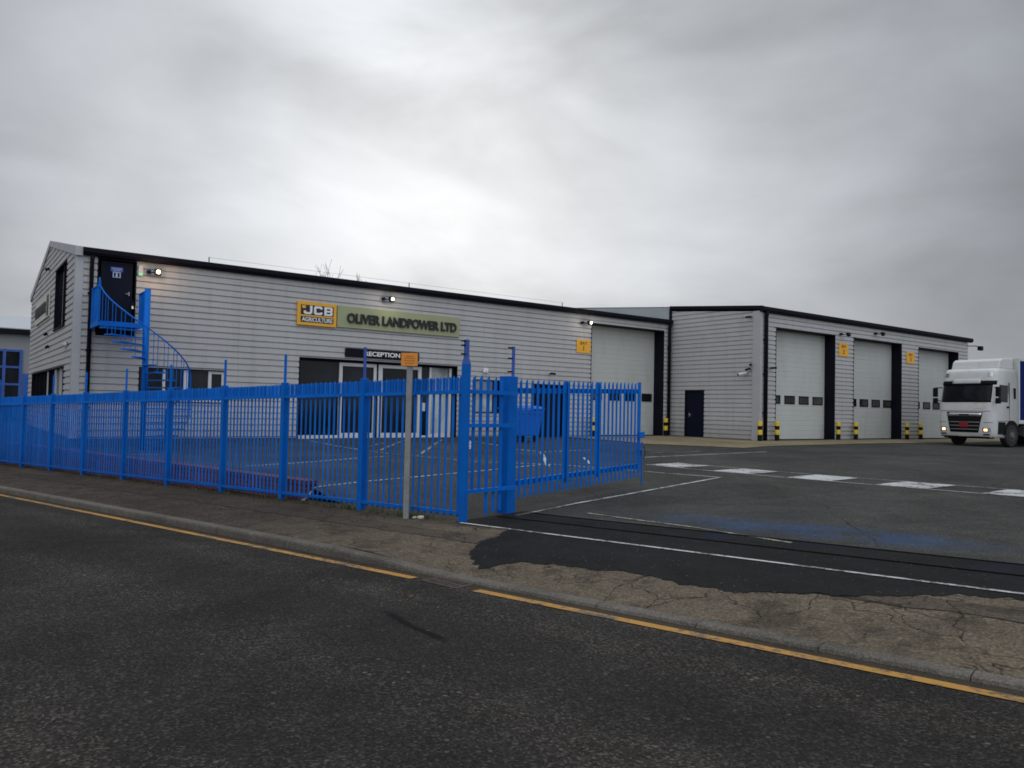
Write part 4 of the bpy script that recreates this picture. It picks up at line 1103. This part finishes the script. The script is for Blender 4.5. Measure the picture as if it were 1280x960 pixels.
def pebble(s, n, r, lab, grp):
    bm = bmesh.new(); bmesh.ops.create_icosphere(bm, subdivisions=2, radius=r)
    for v in bm.verts:
        k = 1 + .35 * mnoise.noise(v.co * (2.2 / r * .5) + Vector((s * 9, n, 0))); v.co = Vector((v.co.x * 1.25 * k, v.co.y * k, v.co.z * .62 * k))
    me = bpy.data.meshes.new('stone'); bm.to_mesh(me); bm.free(); me.materials.append(M['stone'])
    for p in me.polygons: p.use_smooth = True
    o = bpy.data.objects.new('stone', me); col.objects.link(o); x, y = xy(s, n); o.location = (x, y, pav(s, n) + r * .4)
    tag(o, lab, 'stone', grp)
pebble(.72, -.10, .045, 'larger pale stone at the fence foot right of the grey sign post', 'stones at the fence foot')
pebble(.83, -.13, .028, 'smaller pale stone touching the foot of the grey sign post', 'stones at the fence foot')
def dead_leaf(x, y, z, r, rz, lab):
    mb = MB(); P = [[(r * (u - .5) * 2, (v - .5) * r * (1.1 - abs(u - .5) * 1.9), .010 + .012 * math.sin(u * 5 + v * 3)) for u in frange(0, 1, .2)] for v in (0, .5, 1)]
    mb.grid(P); o = mb.build('fallen_leaf', M['leaf'], None, solid=.002); o.location = (x, y, z); o.rotation_euler = (0, 0, rz); tag(o, lab, 'leaf', 'fallen leaves on the tarmac')
for s, n, fn, r, a, lab in ((-2.75, -1.62, 'p', .07, .4, 'brown fallen leaf on the pale cracked pavement right of the grate'), (-2.35, -3.05, 'r', .035, 2.0, 'brown fallen leaf on the road in front of the grate')):
    x, y = xy(s, n); dead_leaf(x, y, (pav if fn == 'p' else roadz)(s, n) + .006, r, a, lab)

# ================================================================= lorry
TX, TY = 37.05, -9.9; TZ = yz(TX, TY)
TK = empty('curtainsider_lorry', (TX, TY, TZ), R(-6), 'white cabbed lorry with blue curtain sides and lit headlamps', 'lorry')
SEC = [(.40, .06, 1.20), (.62, .0, 1.235), (1.05, -.01, 1.245), (1.6, .02, 1.245), (1.95, .06, 1.24), (2.45, .16, 1.22), (2.88, .23, 1.205), (3.05, .26, 1.20), (3.34, .33, 1.18), (3.44, .42, 1.15), (3.48, .55, 1.10)]
def sec(z):
    for a, b in zip(SEC, SEC[1:]):
        if a[0] <= z <= b[0]:
            t = (z - a[0]) / (b[0] - a[0]); return a[1] + (b[1] - a[1]) * t, a[2] + (b[2] - a[2]) * t
    return SEC[-1][1:]
CR = .26
def front(y, z):
    f, w = sec(z); e = abs(y) - (w - CR); bow = .05 * (y / w) ** 2
    return f + bow + (0 if e <= 0 else CR - math.sqrt(max(0, CR * CR - e * e)))
def outline(z, back=2.05):
    f, w = sec(z); P = []
    for k in range(25):
        y = -w + 2 * w * k / 24
        # denser towards the corners
        y = w * math.sin(math.pi / 2 * (2 * k / 24 - 1)); P.append((front(y, z), y, z))
    return [(back, -w, z)] + P + [(back, w, z)]
mb = MB(); zs = [.40, .5, .62, .8, 1.05, 1.3, 1.6, 1.8, 1.95, 2.2, 2.45, 2.7, 2.88, 2.97, 3.05, 3.18, 3.3, 3.36, 3.42, 3.46, 3.48]
rows = [outline(z) for z in zs]; mb.grid(rows); n = len(rows[0])
mb.f.append([(len(zs) - 1) * n + i for i in range(n)]); mb.f.append([i for i in range(n)][::-1])
mb.f.append([i * n for i in range(len(zs))] + [i * n + n - 1 for i in range(len(zs))][::-1])
cab = mb.build('cab', M['white'], TK, local=True, smooth=False)
for p in cab.data.polygons: p.use_smooth = len(p.vertices) == 4
def cabpatch(y0, y1, z0, z1, off, ny=14, nz=8, trap=0.0):
    P = []
    for j in range(nz + 1):
        z = z0 + (z1 - z0) * j / nz; k = 1 - trap * (1 - j / nz)
        P.append([(front((y0 + (y1 - y0) * i / ny) * k if trap else y0 + (y1 - y0) * i / ny, z) - off, (y0 + (y1 - y0) * i / ny) * k if trap else y0 + (y1 - y0) * i / ny, z) for i in range(ny + 1)])
    m = MB(); m.grid(P); return m
cabpatch(-1.10, 1.10, 1.96, 2.80, .014).build('windscreen', M['glass'], TK, local=True, smooth=True, solid=.02)
cabpatch(-1.20, 1.20, 2.74, 2.92, .05, 16, 2).build('sun_visor', M['black'], TK, local=True, smooth=True, solid=.03)
cabpatch(-.62, .62, 2.80, 3.0, .06, 12, 3).build('visor_panel', M['white'], TK, local=True, smooth=True, solid=.02)
gr = cabpatch(-.80, .80, .62, 1.52, .016, 12, 8, .22).build('grille', M['black'], TK, local=True, smooth=True, solid=.02)
cabpatch(-.76, .76, 1.33, 1.48, .026, 12, 2, .03).build('silver_bar', M['chrome'], gr, local=True, smooth=True, solid=.015)
for z in (.74, .90, 1.06): cabpatch(-.70 + (1.1 - z) * .25, .70 - (1.1 - z) * .25, z, z + .03, .024, 10, 1).build('grille_slat', M['steel'], gr, local=True, solid=.012)
cabpatch(-.20, .20, .84, 1.08, .036, 4, 3).build('red_badge', M['badge'], gr, local=True, solid=.012)
cabpatch(-.22, .22, 1.37, 1.44, .033, 4, 2).build('dark_lettering_strip', M['lettblack'], gr, local=True, solid=.006)
for sg in (-1, 1):
    cabpatch(min(sg * .80, sg * 1.12), max(sg * .80, sg * 1.12), .64, .84, .010, 8, 3).build('headlight', M['chrome'], TK, local=True, solid=.012)
    cabpatch(min(sg * .86, sg * 1.0), max(sg * .86, sg * 1.0), .69, .79, .016, 4, 3).build('headlight_lens', M['headlamp'], TK, local=True, solid=.006)
    cabpatch(min(sg * .82, sg * 1.08), max(sg * .82, sg * 1.08), .50, .57, .010, 6, 2).build('fog_light', M['glassbrown'], TK, local=True, solid=.01)
    cabpatch(min(sg * .86, sg * 1.06), max(sg * .86, sg * 1.06), 3.10, 3.28, .012, 4, 3).build('roof_spotlight', M['chrome'], TK, local=True, solid=.02)
    y = sg * 1.19
    mb = MB(); mb.bar((.30, sg * 1.15, 2.62), (.12, sg * 1.42, 2.62), .04, .04); mb.bar((.30, sg * 1.15, 2.0), (.14, sg * 1.42, 2.05), .04, .04); mb.box(.06, .20, sg * 1.40 - .09, sg * 1.40 + .09, 2.2, 2.62); mb.box(.06, .20, sg * 1.40 - .09, sg * 1.40 + .09, 1.9, 2.15); mb.build('mirror', M['black'], TK, local=True, bevel=.03)
    yo = 1.236
    mb = MB(); mb.prism([(.42, 1.98), (1.18, 1.98), (1.22, 2.72), (.60, 2.74)], 1, sg * (yo - .02), sg * (yo + .012)); mb.build('side_window', M['glass'], TK, local=True)
    mb = MB(); mb.box(1.72, 1.86, min(sg * 1.2, sg * 1.252), max(sg * 1.2, sg * 1.252), 2.15, 2.62); mb.build('cab_vent', M['black'], TK, local=True)
    mb = MB(); mb.box(1.32, 1.345, min(sg * 1.22, sg * 1.249), max(sg * 1.22, sg * 1.249), 1.15, 2.85); mb.box(.40, 1.32, min(sg * 1.22, sg * 1.249), max(sg * 1.22, sg * 1.249), 1.13, 1.15); mb.build('door_seam', M['black'], TK, local=True)
    mb = MB(); mb.box(1.12, 1.26, min(sg * 1.22, sg * 1.27), max(sg * 1.22, sg * 1.27), 1.72, 1.80); mb.build('door_handle', M['black'], TK, local=True)
    mb = MB(); mb.box(.42, 1.02, min(sg * 1.18, sg * 1.252), max(sg * 1.18, sg * 1.252), .56, 1.10); mb.build('cab_step', M['black'], TK, local=True)
    mb = MB()
    arch = [(1.52 + .66 * math.cos(a), .52 + .66 * math.sin(a)) for a in frange(.0, math.pi, .2)]
    mb.prism(arch, 1, min(sg * 1.1, sg * 1.252), max(sg * 1.1, sg * 1.252)); mb.build('wheel_arch', M['black'], TK, local=True)
for y_ in (-.55, .35):
    mb = MB(); a_ = Vector((front(y_, 1.99) - .03, y_, 1.97)); b_ = Vector((front(y_ + .5, 2.12) - .03, y_ + .52, 2.12)); mb.bar(a_, b_, .02, .025); mb.build('wiper', M['black'], TK, local=True)
cabpatch(-1.2, 1.2, 1.555, 1.575, .004, 20, 1).build('panel_gap', M['black'], TK, local=True, solid=.006)
cabpatch(-1.2, -.83, 1.06, 1.075, .004, 8, 1).build('panel_gap', M['black'], TK, local=True, solid=.006)
cabpatch(.83, 1.2, 1.06, 1.075, .004, 8, 1).build('panel_gap', M['black'], TK, local=True, solid=.006)
cabpatch(-1.15, 1.15, .402, .44, .006, 20, 1).build('lower_bumper', M['black'], TK, local=True, solid=.01)
cabpatch(-.26, .26, .44, .55, .014, 4, 2).build('number_plate', M['cream'], TK, local=True, solid=.008)
cabpatch(.52 - 1.4 + .0, .52 - .95, 1.68, 1.82, .010, 3, 2).build('notice_plate', M['cream'], TK, local=True, solid=.006)
mb = MB(); mb.prism([(.80, 3.47), (2.04, 3.47), (2.04, 3.98), (1.5, 3.97), (1.1, 3.93), (.92, 3.84)], 1, -1.06, 1.06); mb.build('air_deflector', M['white'], TK, local=True, bevel=.06, seg=3)
mb = MB(); mb.box(.6, 9.5, -.45, -.30, .75, 1.0); mb.box(.6, 9.5, .30, .45, .75, 1.0); mb.box(.15, .6, -1.0, 1.0, .35, .5); mb.box(.5, 2.0, -.95, .95, .48, .70); mb.build('chassis', M['black'], TK, local=True)
mb = MB(); mb.box(2.09, 2.16, -1.275, 1.275, 1.06, 4.0); mb.box(2.161, 9.6, -1.275, 1.275, 1.06, 1.20); mb.box(2.161, 9.6, -1.275, 1.275, 3.86, 4.0); mb.box(9.5, 9.6, -1.275, 1.275, 1.2, 3.86); bd = mb.build('load_body', M['white'], TK, local=True, bevel=.012)
mb = MB(); P = []
for x in frange(2.17, 9.49, .12): P.append([(x, -1.25 - .012 * math.sin(x * 9), z) for z in (1.12, 3.87)])
mb.grid(P); mb.build('side_curtain', M['curtain'], bd, local=True, solid=.01)
mb = MB(); P = []
for x in frange(2.17, 9.49, .12): P.append([(x, 1.25 + .012 * math.sin(x * 9), z) for z in (1.12, 3.87)])
mb.grid(P); mb.build('side_curtain', M['curtain'], bd, local=True, solid=.01)
for x, w in ((1.52, .3), (6.9, .55), (8.2, .55)):
    for sg in (-1, 1):
        yi = sg * 1.262; yj = sg * (1.262 - w)
        mb = MB(); mb.tube([(x, yj, .51), (x, yj + (yi - yj) * .12, .51), (x, yi - (yi - yj) * .12, .51), (x, yi, .51)], [.47, .51, .51, .47], 28); wl = mb.build('wheel', M['rubber'], TK, local=True)
        mb = MB(); mb.tube([(x, yi - sg * .05, .51), (x, yi + sg * .012, .51)], [.30, .29], 24); mb.build('rim', M['rimdark'], wl, local=True)
        mb = MB(); mb.tube([(x, yi + sg * .013, .51), (x, yi + sg * .05, .51), (x, yi + sg * .06, .51)], [.15, .12, .06], 16); mb.build('hub', M['rimgrey'], wl, local=True)
mb = MB(); mb.box(2.7, 6.2, -1.2, -1.15, .45, .95); mb.box(2.7, 6.2, 1.15, 1.2, .45, .95); mb.build('side_guard', M['steel'], TK, local=True)
mb = MB(); mb.cyl((2.9, -1.05, .72), (3.9, -1.05, .72), .25, 16); mb.build('fuel_tank', M['steel'], TK, local=True)

# ================================================================= parked car at the left edge
cz_ = yz(.9, 9.6)
CA = empty('parked_car', (.72, 9.9, cz_), R(0), 'red parked car cut off by the left edge beyond the fence end', 'car')
prof = [(0, .28), (0, .62), (.10, .78), (.95, .92), (1.55, 1.38), (1.9, 1.46), (3.0, 1.46), (3.75, 1.05), (4.1, .98), (4.15, .30)]
mb = MB()
rows = []
for y, z in prof: rows.append([(-.86 * k, y, z) for k in (1, .97)] )
mb = MB(); mb.prism(prof, 0, -.86, .86); mb.build('body', M['red'], CA, local=True, bevel=.07, seg=3)
mb = MB(); mb.add([(-.74, 1.0, .96), (.74, 1.0, .96), (.66, 1.55, 1.385), (-.66, 1.55, 1.385)], [(0, 1, 2, 3)]); 
for v_i in range(4): x, y, z = mb.v[v_i]; mb.v[v_i] = (x, y - .01, z + .03)
mb.build('windscreen', M['glass'], CA, local=True, solid=.012)
for sg in (-1, 1):
    mb = MB(); mb.prism([(1.2, .98), (3.4, .98), (2.9, 1.40), (1.75, 1.40)], 0, min(sg * .84, sg * .868), max(sg * .84, sg * .868)); mb.build('side_window', M['glass'], CA, local=True)
    mb = MB(); mb.box(min(sg * .42, sg * .80), max(sg * .42, sg * .80), -.02, .12, .60, .74); mb.build('headlight', M['glasspale'], CA, local=True, bevel=.02)
    for y in (.78, 3.35):
        mb = MB(); mb.tube([(sg * .66, y, .31), (sg * .70, y, .31), (sg * .86, y, .31), (sg * .88, y, .31)], [.27, .31, .31, .27], 20); w_ = mb.build('wheel', M['rubber'], CA, local=True)
        mb = MB(); mb.tube([(sg * .87, y, .31), (sg * .89, y, .31)], .2, 14); mb.build('rim', M['steel'], w_, local=True)
mb = MB(); mb.box(-.26, .26, -.035, -.005, .42, .53); mb.build('number_plate', M['white'], CA, local=True)
mb = MB(); mb.box(-.80, .80, -.025, .05, .29, .40); mb.build('lower_grille', M['black'], CA, local=True)

# ================================================================= bare tree behind the showroom
TRx, TRy = 23.0, 25.0
TR = empty('bare_tree', (TRx, TRy, -.5), 0, 'leafless winter tree whose twigs show above the showroom roof', 'tree')
rt = random.Random(11); trunk = MB(); tw_ = MB()
def grow(p, d, L, r, lev):
    pts = [p]; q = p
    for k in range(4):
        d = (d + Vector((rt.uniform(-.16, .16), rt.uniform(-.16, .16), .05))).normalized(); q = q + d * (L / 4); pts.append(q)
    (trunk if lev < 2 else tw_).tube(pts, [max(.013, r * (1 - .13 * k)) for k in range(5)], 7 if lev < 2 else 4, cap=False)
    if lev >= 5: return
    for k in range(3 if lev < 1 else (3 if lev < 4 else 4)):
        a = rt.uniform(0, 6.28); t = rt.uniform(.35, .8)
        nd = (d + Vector((math.cos(a) * t, math.sin(a) * t, rt.uniform(-.05, .3)))).normalized()
        grow(pts[rt.choice((3, 4, 4, 2) if lev else (4, 4, 3))], nd, L * rt.uniform(.58, .78), r * .58, lev + 1)
grow(Vector((TRx, TRy, -.6)), Vector((0, 0, 1)), 4.2, .20, 0)
zmax = max(v[2] for v in tw_.v); k_ = 12.1 / (zmax + .6)
for m_ in (trunk, tw_): m_.v = [(TRx + (x - TRx) * .75 * k_, TRy + (y - TRy) * .75 * k_, -.6 + (z + .6) * k_) for x, y, z in m_.v]
trunk.build('trunk', M['bark'], TR, fixn=False); tw_.build('crown', M['bark'], TR, fixn=False)

# ------------------------------------------------------------------ sky and light
HEAD, ELEV = R(31), R(20)
sun_dir = Vector((math.sin(HEAD) * math.cos(ELEV), math.cos(HEAD) * math.cos(ELEV), math.sin(ELEV)))
w = bpy.data.worlds.new('World'); sc.world = w; w.use_nodes = True
nt = w.node_tree; nt.nodes.clear()
out = N(nt, 'ShaderNodeOutputWorld')
sky = N(nt, 'ShaderNodeTexSky'); sky.sky_type = 'NISHITA'; sky.sun_disc = False; sky.sun_elevation = ELEV; sky.sun_rotation = HEAD
sky.dust_density = 3; sky.air_density = 1.5
bg1 = N(nt, 'ShaderNodeBackground'); bg1.inputs['Strength'].default_value = .06; nt.links.new(sky.outputs[0], bg1.inputs['Color'])
tc = N(nt, 'ShaderNodeTexCoord'); D = tc.outputs['Generated']
sp = N(nt, 'ShaderNodeSeparateXYZ'); nt.links.new(D, sp.inputs[0])
dz = math_n(nt, 'ADD', math_n(nt, 'MAXIMUM', sp.outputs[2], 0.0), .16)
px_ = math_n(nt, 'DIVIDE', sp.outputs[0], dz); py_ = math_n(nt, 'DIVIDE', sp.outputs[1], dz)
cb = N(nt, 'ShaderNodeCombineXYZ'); nt.links.new(px_, cb.inputs[0]); nt.links.new(py_, cb.inputs[1])
mp = N(nt, 'ShaderNodeMapping'); mp.inputs['Rotation'].default_value = (0, 0, R(-20)); mp.inputs['Scale'].default_value = (.42, .8, 1); mp.inputs['Location'].default_value = (.6, .3, 0)
nt.links.new(cb.outputs[0], mp.inputs['Vector'])
mp.inputs['Scale'].default_value = (.8, 1.0, 1)
mp2 = N(nt, 'ShaderNodeMapping'); mp2.inputs['Scale'].default_value = (1.0, 1.0, 1.9); mp2.inputs['Rotation'].default_value = (R(18), R(-24), 0); mp2.inputs['Location'].default_value = (3.1, 1.7, .4)
nt.links.new(D, mp2.inputs['Vector'])
n0 = noise(nt, mp2.outputs['Vector'], 2.3, 5, .5, .6); n1 = noise(nt, mp2.outputs['Vector'], 6.0, 6, .52, .4); n2 = noise(nt, mp.outputs['Vector'], 1.5, 6, .5, .3)
cl = math_n(nt, 'ADD', math_n(nt, 'ADD', math_n(nt, 'MULTIPLY', n0, .64), math_n(nt, 'MULTIPLY', n1, .18)), math_n(nt, 'MULTIPLY', n2, .18))
clf = ramp(nt, cl, [(.36, .74), (.50, 1.0), (.63, 1.20)])
dt = N(nt, 'ShaderNodeVectorMath'); dt.operation = 'DOT_PRODUCT'; nt.links.new(D, dt.inputs[0]); dt.inputs[1].default_value = sun_dir
def mapr(v, a, b, c, d, kind='SMOOTHSTEP'):
    m_ = N(nt, 'ShaderNodeMapRange'); m_.interpolation_type = kind
    for i, q in ((1, a), (2, b), (3, c), (4, d)): m_.inputs[i].default_value = q
    nt.links.new(v, m_.inputs[0]); return m_.outputs[0]
def angle_to(h, e):
    d_ = N(nt, 'ShaderNodeVectorMath'); d_.operation = 'DOT_PRODUCT'; nt.links.new(D, d_.inputs[0])
    d_.inputs[1].default_value = (math.sin(R(h)) * math.cos(R(e)), math.cos(R(h)) * math.cos(R(e)), math.sin(R(e)))
    return math_n(nt, 'ARCCOSINE', d_.outputs['Value'])
ang = angle_to(32, 13)
glow = math_n(nt, 'POWER', mapr(ang, 0.0, R(47), 1, 0, 'LINEAR'), 1.1)
gap = mapr(angle_to(28, 27), R(0), R(16), 1, 0)      # thinner cloud higher up
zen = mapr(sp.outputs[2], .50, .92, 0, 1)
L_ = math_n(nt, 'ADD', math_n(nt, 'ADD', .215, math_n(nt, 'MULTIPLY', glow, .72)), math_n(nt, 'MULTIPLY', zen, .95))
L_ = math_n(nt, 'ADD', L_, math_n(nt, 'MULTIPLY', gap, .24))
back = mapr(dt.outputs['Value'], .40, -.5, 0, .80)     # extra brightness added to the unseen sky behind the camera, lighting the facades
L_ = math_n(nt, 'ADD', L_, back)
hz = mapr(sp.outputs[2], -.02, .0, .25, 1)
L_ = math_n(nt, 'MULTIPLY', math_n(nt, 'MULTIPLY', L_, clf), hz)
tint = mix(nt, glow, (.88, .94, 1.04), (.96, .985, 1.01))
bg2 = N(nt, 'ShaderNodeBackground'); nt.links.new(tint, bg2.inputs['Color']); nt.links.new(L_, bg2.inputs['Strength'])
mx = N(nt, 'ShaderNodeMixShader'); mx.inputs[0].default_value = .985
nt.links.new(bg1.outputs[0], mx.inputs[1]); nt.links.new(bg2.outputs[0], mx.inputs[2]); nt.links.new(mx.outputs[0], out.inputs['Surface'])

sl = bpy.data.lights.new('sun', 'SUN'); sl.energy = .4; sl.angle = R(35); sl.color = (1, .96, .9)
so = bpy.data.objects.new('sun', sl); col.objects.link(so); so.rotation_euler = (-sun_dir).to_track_quat('-Z', 'Y').to_euler(); so.location = (0, 0, 60)

# ------------------------------------------------------------------ camera
YAW, PITCHC, ROLL, FPX = .6323, .0329, .0215, 974.5
fw = Vector((math.sin(YAW) * math.cos(PITCHC), math.cos(YAW) * math.cos(PITCHC), math.sin(PITCHC)))
r_ = fw.cross(Vector((0, 0, 1))).normalized(); u_ = r_.cross(fw)
c_, s_ = math.cos(ROLL), math.sin(ROLL)
rr = r_ * c_ + u_ * s_; uu = u_ * c_ - r_ * s_
cd = bpy.data.cameras.new('camera'); cd.sensor_width = 36; cd.lens = FPX / 1280 * 36; cd.clip_start = .05; cd.clip_end = 3000
co = bpy.data.objects.new('camera', cd); col.objects.link(co)
mw = Matrix((( rr.x, uu.x, -fw.x, 0), (rr.y, uu.y, -fw.y, -26.12), (rr.z, uu.z, -fw.z, 1.13), (0, 0, 0, 1)))
co.matrix_world = mw; sc.camera = co

sc.view_settings.view_transform = 'Standard'; sc.view_settings.look = 'None'; sc.view_settings.exposure = 0; sc.view_settings.gamma = 1
sc.view_settings.use_curve_mapping = False
sc.render.engine = 'CYCLES'; sc.cycles.filter_width = 1.7
sc.cycles.max_bounces = 6; sc.cycles.use_denoising = True
